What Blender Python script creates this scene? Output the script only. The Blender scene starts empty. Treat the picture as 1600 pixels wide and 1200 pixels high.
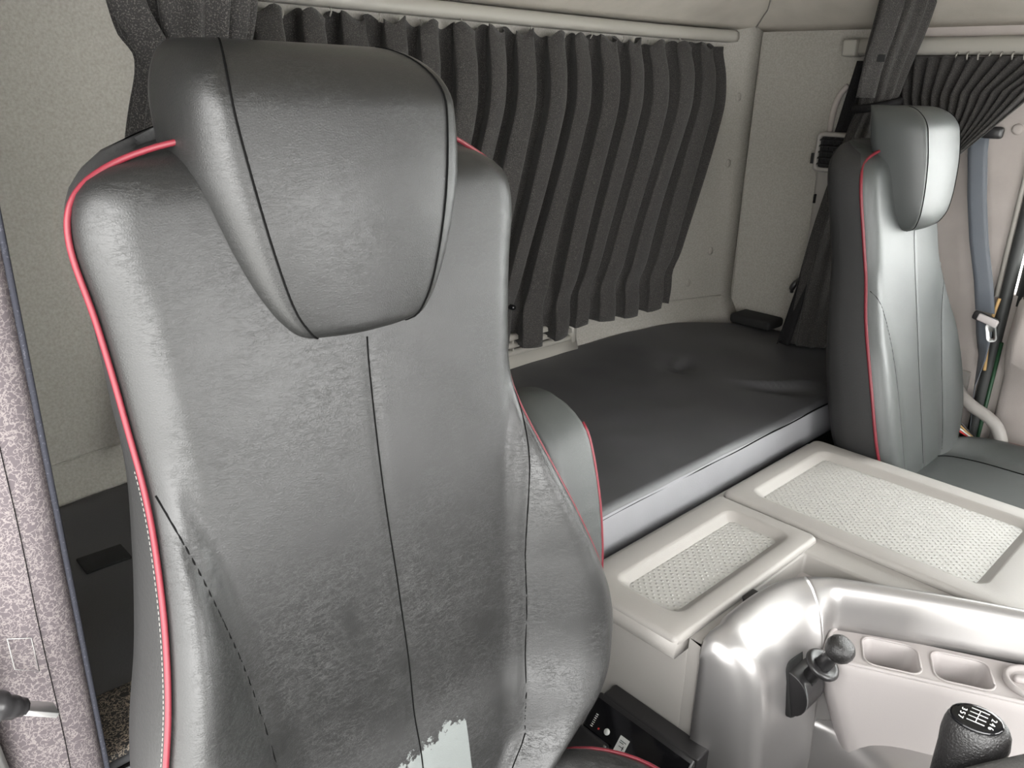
import bpy, bmesh, math, random
from mathutils import Vector, Matrix, noise as mnoise
random.seed(7)
C = bpy.context.scene.collection
PI = math.pi
EYE = 1.45                      # eye height above the cab floor; heights below are written relative to it (z = 0 is eye level)

# ------------------------------------------------------------------ materials
def mat(name, col, rough=.6, metal=0, spec=.5, bump=None, var=None, speck=None, extra=None, sheen=0, coat=0):
    """bump=(scale, strength[, detail]); var=(scale, amount); speck=(scale, colour, threshold)"""
    m = bpy.data.materials.new(name); m.use_nodes = True
    nt = m.node_tree; b = nt.nodes['Principled BSDF']; L = nt.links.new
    b.inputs['Base Color'].default_value = (*col, 1); b.inputs['Roughness'].default_value = rough
    b.inputs['Metallic'].default_value = metal; b.inputs['Specular IOR Level'].default_value = spec
    if sheen: b.inputs['Sheen Weight'].default_value = sheen; b.inputs['Sheen Roughness'].default_value = .5
    if coat: b.inputs['Coat Weight'].default_value = coat
    tc = nt.nodes.new('ShaderNodeTexCoord'); src = tc.outputs['Object']
    colsock = None
    if var:
        n = nt.nodes.new('ShaderNodeTexNoise'); n.inputs['Scale'].default_value = var[0]; n.inputs['Detail'].default_value = 4
        L(src, n.inputs['Vector'])
        r = nt.nodes.new('ShaderNodeMapRange'); r.inputs['From Min'].default_value = .3; r.inputs['From Max'].default_value = .7
        r.inputs['To Min'].default_value = 1-var[1]; r.inputs['To Max'].default_value = 1+var[1]; L(n.outputs['Fac'], r.inputs['Value'])
        mx = nt.nodes.new('ShaderNodeMix'); mx.data_type = 'RGBA'; mx.blend_type = 'MULTIPLY'; mx.inputs['Factor'].default_value = 1
        mx.inputs['A'].default_value = (*col, 1); L(r.outputs['Result'], mx.inputs['B']); colsock = mx.outputs['Result']
    if speck:
        n = nt.nodes.new('ShaderNodeTexNoise'); n.inputs['Scale'].default_value = speck[0]; n.inputs['Detail'].default_value = 2
        L(src, n.inputs['Vector'])
        r = nt.nodes.new('ShaderNodeMapRange'); r.inputs['From Min'].default_value = speck[2]; r.inputs['From Max'].default_value = speck[2]+.12
        L(n.outputs['Fac'], r.inputs['Value'])
        mx = nt.nodes.new('ShaderNodeMix'); mx.data_type = 'RGBA'
        if colsock: L(colsock, mx.inputs['A'])
        else: mx.inputs['A'].default_value = (*col, 1)
        mx.inputs['B'].default_value = (*speck[1], 1); L(r.outputs['Result'], mx.inputs['Factor']); colsock = mx.outputs['Result']
    if colsock: L(colsock, b.inputs['Base Color'])
    if bump:
        n = nt.nodes.new('ShaderNodeTexNoise'); n.inputs['Scale'].default_value = bump[0]
        n.inputs['Detail'].default_value = bump[2] if len(bump) > 2 else 3; L(src, n.inputs['Vector'])
        bp = nt.nodes.new('ShaderNodeBump'); bp.inputs['Strength'].default_value = bump[1]; bp.inputs['Distance'].default_value = .002
        L(n.outputs['Fac'], bp.inputs['Height']); L(bp.outputs['Normal'], b.inputs['Normal'])
    if extra: extra(nt, b, src, colsock)
    return m

def node(nt, t, **kw):
    n = nt.nodes.new(t)
    for k, v in kw.items(): setattr(n, k, v)
    return n
def math_(nt, op, a, b_=None, c=None):
    n = node(nt, 'ShaderNodeMath', operation=op)
    for i, x in enumerate((a, b_, c)):
        if x is None: continue
        if isinstance(x, (int, float)): n.inputs[i].default_value = x
        else: nt.links.new(x, n.inputs[i])
    return n.outputs[0]

def leather_extra(wrinkle, patch=None):
    def f(nt, b, src, colsock):
        L = nt.links.new
        # fine grain + crease network
        v1 = node(nt, 'ShaderNodeTexVoronoi', feature='DISTANCE_TO_EDGE'); v1.inputs['Scale'].default_value = 420; L(src, v1.inputs['Vector'])
        def ridge(rot, sc, wid):
            mp = node(nt, 'ShaderNodeMapping'); mp.inputs['Rotation'].default_value = (0, rot, 0); mp.inputs['Scale'].default_value = (1, .5, 2.6); L(src, mp.inputs['Vector'])
            n = node(nt, 'ShaderNodeTexNoise'); n.inputs['Scale'].default_value = sc; n.inputs['Detail'].default_value = 5; n.inputs['Roughness'].default_value = .62; n.inputs['Distortion'].default_value = .6; L(mp.outputs['Vector'], n.inputs['Vector'])
            a = math_(nt, 'ABSOLUTE', math_(nt, 'SUBTRACT', n.outputs['Fac'], .5))
            r = node(nt, 'ShaderNodeMapRange'); r.inputs['From Max'].default_value = wid; r.inputs['To Min'].default_value = 1; r.inputs['To Max'].default_value = 0; L(a, r.inputs['Value'])
            return r.outputs['Result']
        cr_ = math_(nt, 'ADD', ridge(.5, 38, .007), math_(nt, 'ADD', math_(nt, 'MULTIPLY', ridge(-.7, 64, .009), .8), math_(nt, 'MULTIPLY', ridge(.2, 110, .012), .5)))
        nm = node(nt, 'ShaderNodeTexNoise'); nm.inputs['Scale'].default_value = 15; nm.inputs['Detail'].default_value = 3; L(src, nm.inputs['Vector'])
        ms = node(nt, 'ShaderNodeMapRange'); ms.inputs['From Min'].default_value = .32; ms.inputs['From Max'].default_value = .74; L(nm.outputs['Fac'], ms.inputs['Value'])
        # heavier creasing where the back is leaned on
        spz = node(nt, 'ShaderNodeSeparateXYZ'); L(src, spz.inputs[0])
        wz = node(nt, 'ShaderNodeMapRange'); wz.interpolation_type = 'SMOOTHSTEP'; wz.inputs['From Min'].default_value = EYE-.22; wz.inputs['From Max'].default_value = EYE-.48
        wz.inputs['To Min'].default_value = .35; wz.inputs['To Max'].default_value = 1.25; L(spz.outputs['Z'], wz.inputs['Value'])
        crm = math_(nt, 'MULTIPLY', math_(nt, 'MULTIPLY', cr_, ms.outputs['Result']), wz.outputs['Result'])
        crw = math_(nt, 'MULTIPLY', crm, wrinkle)
        big = node(nt, 'ShaderNodeTexNoise'); big.inputs['Scale'].default_value = 60; big.inputs['Detail'].default_value = 5; L(src, big.inputs['Vector'])
        h = math_(nt, 'ADD', math_(nt, 'MULTIPLY', v1.outputs['Distance'], .25), math_(nt, 'MULTIPLY', big.outputs['Fac'], .28))
        h = math_(nt, 'SUBTRACT', h, math_(nt, 'MULTIPLY', crw, .5))
        bp = node(nt, 'ShaderNodeBump'); bp.inputs['Strength'].default_value = .42; bp.inputs['Distance'].default_value = .0016
        L(h, bp.inputs['Height']); L(bp.outputs['Normal'], b.inputs['Normal'])
        # worn, slightly paler crease tops
        mx = node(nt, 'ShaderNodeMix', data_type='RGBA'); mx.inputs['B'].default_value = (.105, .103, .10, 1)
        if colsock: L(colsock, mx.inputs['A'])
        else: mx.inputs['A'].default_value = b.inputs['Base Color'].default_value
        L(math_(nt, 'MINIMUM', math_(nt, 'MULTIPLY', crw, .16), .6), mx.inputs['Factor']); out = mx.outputs['Result']
        if patch:
            # flaked-off coating: grey backing cloth shows, ragged upper edge, straight right edge along the seam
            sp = node(nt, 'ShaderNodeSeparateXYZ'); L(src, sp.inputs[0])
            n2 = node(nt, 'ShaderNodeTexNoise'); n2.inputs['Scale'].default_value = 60; n2.inputs['Detail'].default_value = 7; n2.inputs['Roughness'].default_value = .7; L(src, n2.inputs['Vector'])
            x0, x1, zt, k = patch
            dx = math_(nt, 'SUBTRACT', sp.outputs['X'], x0)
            edge = math_(nt, 'SUBTRACT', zt, math_(nt, 'MULTIPLY', math_(nt, 'ABSOLUTE', dx), k))
            a = math_(nt, 'SUBTRACT', edge, sp.outputs['Z'])
            a = math_(nt, 'ADD', a, math_(nt, 'MULTIPLY', math_(nt, 'SUBTRACT', n2.outputs['Fac'], .5), .085))
            a = math_(nt, 'GREATER_THAN', a, 0)
            a = math_(nt, 'MULTIPLY', a, math_(nt, 'LESS_THAN', sp.outputs['X'], x1))
            a = math_(nt, 'MULTIPLY', a, math_(nt, 'GREATER_THAN', sp.outputs['Z'], EYE-.785))
            mp2 = node(nt, 'ShaderNodeMix', data_type='RGBA'); L(a, mp2.inputs['Factor']); L(out, mp2.inputs['A']); mp2.inputs['B'].default_value = (.125, .136, .132, 1)
            out = mp2.outputs['Result']
            L(math_(nt, 'ADD', math_(nt, 'MULTIPLY', a, .45), b.inputs['Roughness'].default_value), b.inputs['Roughness'])
        L(out, b.inputs['Base Color'])
    return f

def crackle_extra(light, scale):
    def f(nt, b, src, colsock):
        L = nt.links.new
        nz = node(nt, 'ShaderNodeTexNoise'); nz.inputs['Scale'].default_value = scale; nz.inputs['Detail'].default_value = 2; L(src, nz.inputs['Vector'])
        mixv = node(nt, 'ShaderNodeMix', data_type='VECTOR'); mixv.inputs['Factor'].default_value = 3.0/scale
        L(src, mixv.inputs[4]); L(nz.outputs['Color'], mixv.inputs[5])
        v = node(nt, 'ShaderNodeTexVoronoi', feature='DISTANCE_TO_EDGE'); v.inputs['Scale'].default_value = scale; L(mixv.outputs[1], v.inputs['Vector'])
        r = node(nt, 'ShaderNodeMapRange'); r.inputs['From Min'].default_value = .03; r.inputs['From Max'].default_value = .095
        r.inputs['To Min'].default_value = 1; r.inputs['To Max'].default_value = 0; L(v.outputs['Distance'], r.inputs['Value'])
        mx = node(nt, 'ShaderNodeMix', data_type='RGBA'); mx.inputs['A'].default_value = b.inputs['Base Color'].default_value; mx.inputs['B'].default_value = (*light, 1)
        L(r.outputs['Result'], mx.inputs['Factor']); L(mx.outputs['Result'], b.inputs['Base Color'])
    return f

def dots_extra(pitch):
    def f(nt, b, src, colsock):
        L = nt.links.new
        sp = node(nt, 'ShaderNodeSeparateXYZ'); L(src, sp.inputs[0])
        k = PI/pitch
        a = math_(nt, 'ADD', sp.outputs['X'], sp.outputs['Y']); c = math_(nt, 'SUBTRACT', sp.outputs['X'], sp.outputs['Y'])
        sa = math_(nt, 'ABSOLUTE', math_(nt, 'SINE', math_(nt, 'MULTIPLY', a, k))); sc = math_(nt, 'ABSOLUTE', math_(nt, 'SINE', math_(nt, 'MULTIPLY', c, k)))
        d = math_(nt, 'POWER', math_(nt, 'MULTIPLY', sa, sc), 5)
        bp = node(nt, 'ShaderNodeBump'); bp.inputs['Strength'].default_value = .6; bp.inputs['Distance'].default_value = .0022
        L(d, bp.inputs['Height']); L(bp.outputs['Normal'], b.inputs['Normal'])
    return f

def brushed_extra(nt, b, src, colsock):
    L = nt.links.new
    mp = node(nt, 'ShaderNodeMapping'); mp.inputs['Scale'].default_value = (8, 8, 600); L(src, mp.inputs['Vector'])
    n = node(nt, 'ShaderNodeTexNoise'); n.inputs['Scale'].default_value = 3; n.inputs['Detail'].default_value = 3; L(mp.outputs['Vector'], n.inputs['Vector'])
    r = node(nt, 'ShaderNodeMapRange'); r.inputs['To Min'].default_value = .28; r.inputs['To Max'].default_value = .42; L(n.outputs['Fac'], r.inputs['Value'])
    L(r.outputs['Result'], b.inputs['Roughness'])

M = {}
def setup_materials():
    M['leather'] = mat('black_leather_worn', (.010, .0101, .0098), .41, spec=.62, var=(6, .15), extra=leather_extra(1.0, (.452, .478, -.684+EYE, .21)))
    M['leather_p'] = mat('black_leather', (.040, .044, .043), .47, spec=.62, var=(6, .12), extra=leather_extra(.25))
    M['leather_side'] = mat('black_vinyl_side', (.022, .022, .022), .55, spec=.4, bump=(260, .25))
    M['seam'] = mat('seam_thread', (.004, .004, .004), .9, spec=.05)
    M['piping'] = mat('red_piping', (.135, .012, .020), .45, spec=.4)
    M['stitch'] = mat('pale_stitch', (.16, .15, .14), .7)
    M['felt'] = mat('grey_felt_wall', (.30, .285, .26), .95, spec=.1, var=(230, .13), bump=(900, .35))
    M['headliner'] = mat('headliner_fabric', (.42, .392, .345), .95, spec=.1, var=(14, .06), bump=(500, .35))
    M['rail'] = mat('grey_rail_plastic', (.29, .277, .25), .5, bump=(400, .08))
    M['curtain'] = mat('charcoal_curtain', (.026, .0247, .024), .85, spec=.15, speck=(640, (.085, .079, .074), .53), bump=(600, .5), sheen=.1)
    M['curtain_dark'] = mat('black_curtain', (.012, .0115, .012), .9, spec=.12, speck=(700, (.03, .029, .03), .55), bump=(700, .4))
    M['mattress'] = mat('black_mattress_vinyl', (.052, .0523, .056), .50, spec=.6, var=(5, .12), bump=(350, .16))
    M['mattress_side'] = mat('blue_grey_mattress_band', (.21, .21, .222), .6, spec=.3, bump=(300, .12), var=(9, .05))
    M['bunk'] = mat('bunk_base_black', (.012, .012, .012), .8)
    M['velcro'] = mat('velcro_black', (.004, .004, .004), .95, bump=(900, .6))
    M['plastic'] = mat('warm_grey_plastic', (.30, .285, .268), .5, spec=.42, bump=(520, .16), var=(5, .03))
    M['plastic_lo'] = mat('grey_plastic_smooth', (.43, .40, .393), .48, spec=.42, bump=(600, .08))
    M['mat_dots'] = mat('dimpled_grey_mat', (.38, .372, .352), .48, spec=.42, extra=dots_extra(.0145))
    M['silver'] = mat('brushed_silver_trim', (.41, .397, .392), .34, metal=.72, spec=.5, extra=brushed_extra)
    M['black'] = mat('black_plastic', (.018, .0172, .018), .32, spec=.6, bump=(500, .06))
    M['black_gloss'] = mat('black_gloss', (.006, .006, .007), .10, spec=.6)
    M['black_tex'] = mat('black_textured_plastic', (.020, .019, .019), .33, spec=.6, bump=(420, .65))
    M['black_matte'] = mat('black_matte', (.006, .006, .006), .8)
    M['white'] = mat('white_print', (.75, .76, .74), .6)
    M['greyprint'] = mat('grey_print', (.30, .30, .29), .6)
    M['label'] = mat('clear_label', (.66, .66, .64), .45)
    M['red'] = mat('red_mark', (.6, .03, .03), .5)
    M['gold'] = mat('tan_cord', (.45, .29, .12), .6)
    M['crackle'] = mat('mauve_crackle_fabric', (.080, .068, .073), .8, spec=.2, extra=crackle_extra((.165, .146, .144), 150))
    M['crackle_dk'] = mat('black_gold_crackle_fabric', (.012, .011, .011), .6, extra=crackle_extra((.30, .245, .19), 150))
    M['navy'] = mat('navy_binding', (.035, .037, .05), .8, speck=(500, (.10, .10, .12), .6))
    M['belt'] = mat('seat_belt_webbing', (.11, .123, .142), .5, spec=.45, sheen=.1, bump=(800, .3))
    M['metal'] = mat('belt_steel', (.80, .80, .79), .38, metal=1)
    M['rubber'] = mat('door_rubber', (.035, .037, .036), .55, bump=(200, .1))
    M['green'] = mat('green_seal_edge', (.01, .05, .02), .5)
    M['pillar_felt'] = mat('pillar_trim_grey', (.36, .325, .305), .85, spec=.2, bump=(500, .3), var=(12, .06))
    M['floor'] = mat('floor_mat', (.10, .098, .095), .8, bump=(120, .4))
    M['dash'] = mat('dash_grey', (.09, .088, .085), .55, bump=(400, .4))
    m = bpy.data.materials.new('door_glass'); m.use_nodes = True; nt = m.node_tree; b = nt.nodes['Principled BSDF']
    b.inputs['Transmission Weight'].default_value = 1; b.inputs['Roughness'].default_value = 0; b.inputs['IOR'].default_value = 1.0; b.inputs['Base Color'].default_value = (.93, .96, .95, 1)
    M['glass'] = m
    M['outside'] = mat('pale_concrete_yard', (.62, .62, .60), .9, var=(1.5, .05))

# ------------------------------------------------------------------ mesh helpers (all z inputs relative to eye level)
def wl(o):
    p = Vector((0, 0, 0))
    while o: p += o.location; o = o.parent
    return p
def link(name, verts, faces, m, parent=None, smooth=True, mats=None, midx=None):
    vs = [Vector((v[0], v[1], v[2]+EYE)) for v in verts]
    if parent is None:
        xs = [v.x for v in vs]; ys = [v.y for v in vs]; org = Vector(((min(xs)+max(xs))/2, (min(ys)+max(ys))/2, min(v.z for v in vs)))
    else: org = None
    me = bpy.data.meshes.new(name)
    # object-space shading coordinates equal to cab coordinates are kept by leaving the mesh in place for parts
    if parent is None:
        o = bpy.data.objects.new(name, me); base = Vector((0, 0, 0)); o.location = base
    else:
        o = bpy.data.objects.new(name, me); o.parent = parent; base = wl(parent)
    o.location = Vector((0, 0, 0)) if parent is None else -base
    me.from_pydata([tuple(v) for v in vs], [], faces)
    bm = bmesh.new(); bm.from_mesh(me); bmesh.ops.recalc_face_normals(bm, faces=bm.faces[:]); bm.to_mesh(me); bm.free()
    me.materials.append(m)
    if smooth:
        for p in me.polygons: p.use_smooth = True
    C.objects.link(o)
    if parent is None and org is not None:
        o.data.transform(Matrix.Translation(-org)); o.location = org
        o['_org'] = 1
    return o
def thing(name, loc, label, cat, group=None):
    o = bpy.data.objects.new(name, None); C.objects.link(o); o.empty_display_size = .05
    o.location = (loc[0], loc[1], loc[2]+EYE); o['label'] = label; o['category'] = cat
    if group: o['group'] = group
    return o
def tag(o, label, cat, group=None):
    o['label'] = label; o['category'] = cat
    if group: o['group'] = group
    return o
def struct(o): o['kind'] = 'structure'; return o

def grid_faces(nr, nc, closed=False):
    f = []
    for i in range(nr-1):
        for j in range(nc if closed else nc-1):
            k = (j+1) % nc
            f.append((i*nc+j, i*nc+k, (i+1)*nc+k, (i+1)*nc+j))
    return f
def loft(rows, closed=True, cap=True):
    """rows: list of equally long point lists"""
    nc = len(rows[0]); v = [p for r in rows for p in r]; f = grid_faces(len(rows), nc, closed)
    if cap and closed:
        f.append(tuple(range(nc-1, -1, -1))); f.append(tuple(range((len(rows)-1)*nc, len(rows)*nc)))
    return v, f
def tube(pts, r, n=8, cap=True):
    pts = [Vector(p) for p in pts]; rows = []
    rr = r if isinstance(r, (list, tuple)) else [r]*len(pts)
    up = None
    for i, p in enumerate(pts):
        t = (pts[min(i+1, len(pts)-1)] - pts[max(i-1, 0)]).normalized()
        if up is None:
            up = Vector((0, 0, 1)) if abs(t.z) < .9 else Vector((0, 1, 0))
        a = (up - t*up.dot(t)).normalized(); up = a; b = t.cross(a)
        rows.append([p + (a*math.cos(2*PI*k/n) + b*math.sin(2*PI*k/n))*rr[i] for k in range(n)])
    return loft(rows, True, cap)
def smooth_path(pts, n=8):
    """Catmull-Rom through the points"""
    P = [Vector(p) for p in pts]; out = []
    for i in range(len(P)-1):
        p0, p1, p2, p3 = P[max(i-1, 0)], P[i], P[i+1], P[min(i+2, len(P)-1)]
        for k in range(n):
            t = k/n
            out.append(.5*((2*p1) + (p2-p0)*t + (2*p0-5*p1+4*p2-p3)*t*t + (3*p1-p0-3*p2+p3)*t**3))
    out.append(P[-1]); return out
def interp(tab, x):
    """piecewise-smooth lookup, tab sorted by x ascending"""
    if x <= tab[0][0]: return tab[0][1]
    if x >= tab[-1][0]: return tab[-1][1]
    for i in range(len(tab)-1):
        if tab[i][0] <= x <= tab[i+1][0]:
            x0, y0 = tab[i]; x1, y1 = tab[i+1]
            m0 = (tab[i+1][1]-tab[i-1][1])/(tab[i+1][0]-tab[i-1][0]) if i > 0 else (y1-y0)/(x1-x0)
            m1 = (tab[i+2][1]-tab[i][1])/(tab[i+2][0]-tab[i][0]) if i+2 < len(tab) else (y1-y0)/(x1-x0)
            h = x1-x0; t = (x-x0)/h
            return (2*t**3-3*t*t+1)*y0 + (t**3-2*t*t+t)*h*m0 + (-2*t**3+3*t*t)*y1 + (t**3-t*t)*h*m1
def sstep(a, b, x):
    t = max(0, min(1, (x-a)/(b-a))); return t*t*(3-2*t)
def bevel_mesh(o, w, seg=3, angle=40):
    md = o.modifiers.new('edge_rounding', 'BEVEL'); md.width = w; md.segments = seg; md.limit_method = 'ANGLE'; md.angle_limit = math.radians(angle); return o
def box_vf(x0, x1, y0, y1, z0, z1):
    v = [(x0,y0,z0),(x1,y0,z0),(x1,y1,z0),(x0,y1,z0),(x0,y0,z1),(x1,y0,z1),(x1,y1,z1),(x0,y1,z1)]
    return v, [(0,3,2,1),(4,5,6,7),(0,1,5,4),(1,2,6,5),(2,3,7,6),(3,0,4,7)]
def box(name, dims, m, parent=None, bev=.004, seg=3):
    v, f = box_vf(*dims); o = link(name, v, f, m, parent, smooth=bev > 0)
    if bev: bevel_mesh(o, bev, seg)
    return o
def frame_box(name, c, ax, ay, az, sx, sy, sz, m, parent=None, bev=.003):
    """box centred at c with unit axes and full sizes"""
    c = Vector(c); ax, ay, az = (Vector(a).normalized() for a in (ax, ay, az)); v = []
    for k in (-1, 1):
        for (i, j) in ((-1,-1),(1,-1),(1,1),(-1,1)): v.append(c + ax*(i*sx/2) + ay*(j*sy/2) + az*(k*sz/2))
    f = [(0,3,2,1),(4,5,6,7),(0,1,5,4),(1,2,6,5),(2,3,7,6),(3,0,4,7)]
    o = link(name, v, f, m, parent, smooth=bev > 0)
    if bev: bevel_mesh(o, bev, 3)
    return o
def round_rect(x0, x1, y0, y1, r, n=6):
    pts = []
    for (cx, cy, a0) in ((x1-r, y1-r, 0), (x0+r, y1-r, 90), (x0+r, y0+r, 180), (x1-r, y0+r, 270)):
        for k in range(n+1):
            a = math.radians(a0+90*k/n); pts.append((cx+r*math.cos(a), cy+r*math.sin(a)))
    return pts
def join_vf(*vfs):
    v, f = [], []
    for a, b in vfs:
        n = len(v); v += list(a); f += [tuple(i+n for i in q) for q in b]
    return v, f
def solidify(o, t, off=0):
    md = o.modifiers.new('thickness', 'SOLIDIFY'); md.thickness = t; md.offset = off; return o
def text(name, body, size, c, right, up, m, parent, extr=.0003):
    cu = bpy.data.curves.new(name, 'FONT'); cu.body = body; cu.size = size; cu.extrude = extr; cu.align_x = 'CENTER'; cu.align_y = 'CENTER'
    o = bpy.data.objects.new(name, cu); C.objects.link(o); o.parent = parent
    r = Vector(right).normalized(); u = Vector(up); u = (u-r*u.dot(r)).normalized(); n = r.cross(u)
    mw = Matrix((r, u, n)).transposed().to_4x4(); mw.translation = Vector((c[0], c[1], c[2]+EYE)) - wl(parent)
    dg = bpy.context.evaluated_depsgraph_get(); me = bpy.data.meshes.new_from_object(o.evaluated_get(dg))
    bpy.data.objects.remove(o); o = bpy.data.objects.new(name, me); C.objects.link(o); o.parent = parent
    me.materials.clear(); me.materials.append(m); o.matrix_local = mw; return o

setup_materials()

# ================================================================== THE SETTING
def wall_y(x):                      # rear wall in plan: bowed towards the corners
    return 1.535 - .125*abs((x-1.24)/1.16)**3.6
FZ = -1.45
# rear wall: profile = ledge at the bunk, then upright
rows = []
prof = [(-1.45, -.03), (-.80, -.03), (-.74, -.045), (-.69, -.02), (-.665, -.004), (-.64, 0), (.0, .0), (.145, 0), (.17, -.002), (.62, -.01)]
xs = [.02+2.38*i/48 for i in range(49)]
v = [(x, wall_y(x)+dy, z) for (z, dy) in prof for x in xs]
wr = struct(link('wall_rear', v, grid_faces(len(prof), len(xs)), M['felt']))
solidify(wr, .03, 1)
# felt fastener dimples and seams on the wall
def on_wall(x, z, off=.003): return (x, wall_y(x)-off, z)
t = [on_wall(2.395, z) for z in (.15, -.1, -.4, -.66)]
struct(link('trim_1', *tube([(2.393, 1.405, .15), (2.393, 1.405, -.30), (2.392, 1.40, -.70)], .0018, 6), M['felt']))
bt = []
for x, z in ((2.34, -.02), (2.33, -.22), (2.30, -.50), (2.22, -.60)):
    r0 = []
    for k, (rad, dy) in enumerate(((.013, .000), (.012, .003), (.006, .0045), (.001, .0045))):
        r0.append([(x+rad*math.cos(a*PI/6), wall_y(x)-dy, z+rad*math.sin(a*PI/6)) for a in range(12)])
    bt.append(loft(r0, True, False))
struct(link('trim_2', *join_vf(*bt), M['felt']))
struct(link('trim_3', *join_vf(tube([on_wall(.06+.05*i, -.655, .002) for i in range(47)], .0022, 6)), M['felt']))

# right wall with openings: solid behind the door line, quarter-window recess above the vent column
YD = .60                            # rear edge of the door opening
struct(box('wall_right', (2.40, 2.44, .96, 1.45, -1.45, .62), M['felt'], bev=0))
struct(box('pillar_right', (2.40, 2.44, YD, .96, -1.45, .62), M['pillar_felt'], bev=0))
# driver-side wall: only behind the B pillar
struct(box('wall_left', (.02, .06, .70, 1.45, -1.45, .62), M['felt'], bev=0))
struct(box('floor', (-.02, 2.44, -1.0, 1.55, -1.49, -1.45), M['floor'], bev=0))
# roof: coves over the rear and right walls, then flat
cove = [(-.01, .163), (.03, .185), (.10, .222), (.22, .30), (.40, .42), (.60, .50), (.9, .55)]
ring = []
for (d, z) in cove:
    row = []
    for i in range(41):
        x = .02+(2.40-d-.02)*i/40
        row.append((x, min(wall_y(min(max(x, .1), 2.3)), 1.535)-d, z))
    for i in range(1, 31):
        y = row[40][1]; yy = y+(-1.0-y)*i/30
        row.append((2.40-d, yy, z))
    ring.append(row)
v, f = loft(ring, False, False)
ce = struct(link('ceiling', v, f, M['headliner'])); solidify(ce, .02, 1)
struct(box('roof_panel', (.0, 2.46, -1.02, 1.58, .56, .60), M['headliner'], bev=0))
# mitre seam of the headliner above the rear right corner
sm = [ring[k][40] for k in range(len(cove))]
struct(link('trim_4', *tube([(p[0]-.002, p[1]-.002, p[2]-.002) for p in sm], .0022, 6), M['rail']))
# curtain rails
rail = smooth_path([(x, wall_y(x)-.028, .150) for x in (.30, .7, 1.1, 1.5, 1.9, 2.12, 2.275)], 6)
rv = []
for p in rail:
    rv.append([(p.x, p.y+dy, p.z+dz) for dy, dz in ((.03, .020), (.0, .017), (-.010, .010), (-.012, -.006), (-.007, -.015), (.01, -.017), (.03, -.017))])
struct(link('trim_5', *loft(rv), M['rail']))
rv = []
for y in [1.10-.06*i for i in range(36)]:
    rv.append([(2.40+dx, y, .118+dz) for dx, dz in ((.0, .028), (-.028, .024), (-.038, .014), (-.038, -.010), (-.030, -.018), (0, -.020))])
struct(link('trim_6', *loft(rv), M['rail']))
struct(box('trim_7', (2.345, 2.40, 1.085, 1.125, .096, .140), M['rail'], bev=.006))

# windscreen header, door header and dashboard ends behind the viewer close the cab so daylight comes in by the glass openings
struct(box('door_header', (.02, .06, -1.02, .72, .16, .62), M['headliner'], bev=0))
struct(box('wall_front', (.02, 2.44, -1.04, -.98, -1.45, -.62), M['dash'], bev=0))
struct(box('windscreen_header', (.02, 2.44, -1.04, -.92, .20, .62), M['headliner'], bev=0))
struct(box('overhead_light_block', (.10, 2.36, -.93, -.30, .19, .50), M['dash'], bev=.02))  # unseen overhead block, added to darken the roof and its reflections
struct(box('windscreen_block_right', (1.55, 2.44, -1.04, -.92, -.74, .42), M['pillar_felt'], bev=0))  # unseen right pillar, widened across the windscreen to hold back daylight
struct(box('windscreen_block_left', (.02, .50, -1.04, -.94, -.74, .42), M['headliner'], bev=0))  # unseen left windscreen block, added to keep daylight off the rear wall
# ---- right door: panel, glass, seal
sill = [(-.95, -.66), (0, -.64), (.30, -.56), (.45, -.50), (YD-.002, -.49)]
dr = struct(link('door_1', *loft([[(2.405, y, -1.45), (2.45, y, -1.45), (2.45, y, z), (2.405, y, z)] for y, z in sill]), M['pillar_felt'], smooth=False))
# moulded inner panel: bulged pocket with a dark cap, seen beside the belt
rows = []
for z, out in ((-1.40, .02), (-1.0, .03), (-.80, .035), (-.70, .05), (-.645, .10), (-.60, .115), (-.55, .11), (-.505, .10), (-.485, .085)):
    rows.append([(2.41, .548, z), (2.41-out*.75, .543, z), (2.41-out, .52, z), (2.41-out, .42, z), (2.41-out*.8, .30, z-.06*sstep(-.7, -.5, z)), (2.41, .27, z-.06*sstep(-.7, -.5, z))])
ap = link('door_panel', *loft(rows), M['pillar_felt'], dr); bevel_mesh(ap, .008)
rows = []
for z, out in ((-.487, .082), (-.45, .072), (-.42, .055), (-.405, .03)):
    rows.append([(2.415, .54, z), (2.41-out*.75, .537, z), (2.41-out, .515, z), (2.41-out, .44, z), (2.41-out*.8, .38, z-.02), (2.415, .36, z-.03)])
link('panel_cap', *loft(rows), M['dash'], dr)
frame_box('switch_panel', (2.306, .47, -.545), (0, 1, 0), (0, 0, 1), (-1, 0, 0), .055, .045, .006, M['pillar_felt'], dr, .006)
# door frame seal
struct(link('trim_9', *tube([(2.398, YD-.012, z) for z in (-1.44, -1.0, -.6, -.2, .10)], .016, 10), M['rubber']))
struct(link('trim_10', *tube([(2.418, YD-.042, z) for z in (-.52, -.3, .10)], .014, 10), M['rubber']))
struct(link('trim_11', *tube([(2.392, YD+.010, z) for z in (-.50, -.2, .10)], .006, 8), M['rail']))
struct(link('trim_12', *tube([(2.39, YD-.030, z) for z in (-1.44, -.9, -.62)], .005, 8), M['green']))
w = struct(link('window_1', *box_vf(2.425, 2.43, -.93, YD-.05, -.68, .10), M['glass'], smooth=False))
struct(box('trim_13', (2.40, 2.44, -.95, YD, .09, .62), M['headliner'], bev=0))
# belt-pillar dimple
r0 = [[(2.40-dx, .655+rad*math.cos(a*PI/6), -.075+rad*math.sin(a*PI/6)) for a in range(12)] for rad, dx in ((.014, 0), (.013, .004), (.007, .006), (.001, .006))]
struct(link('trim_14', *loft(r0, True, False), M['pillar_felt']))

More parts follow.
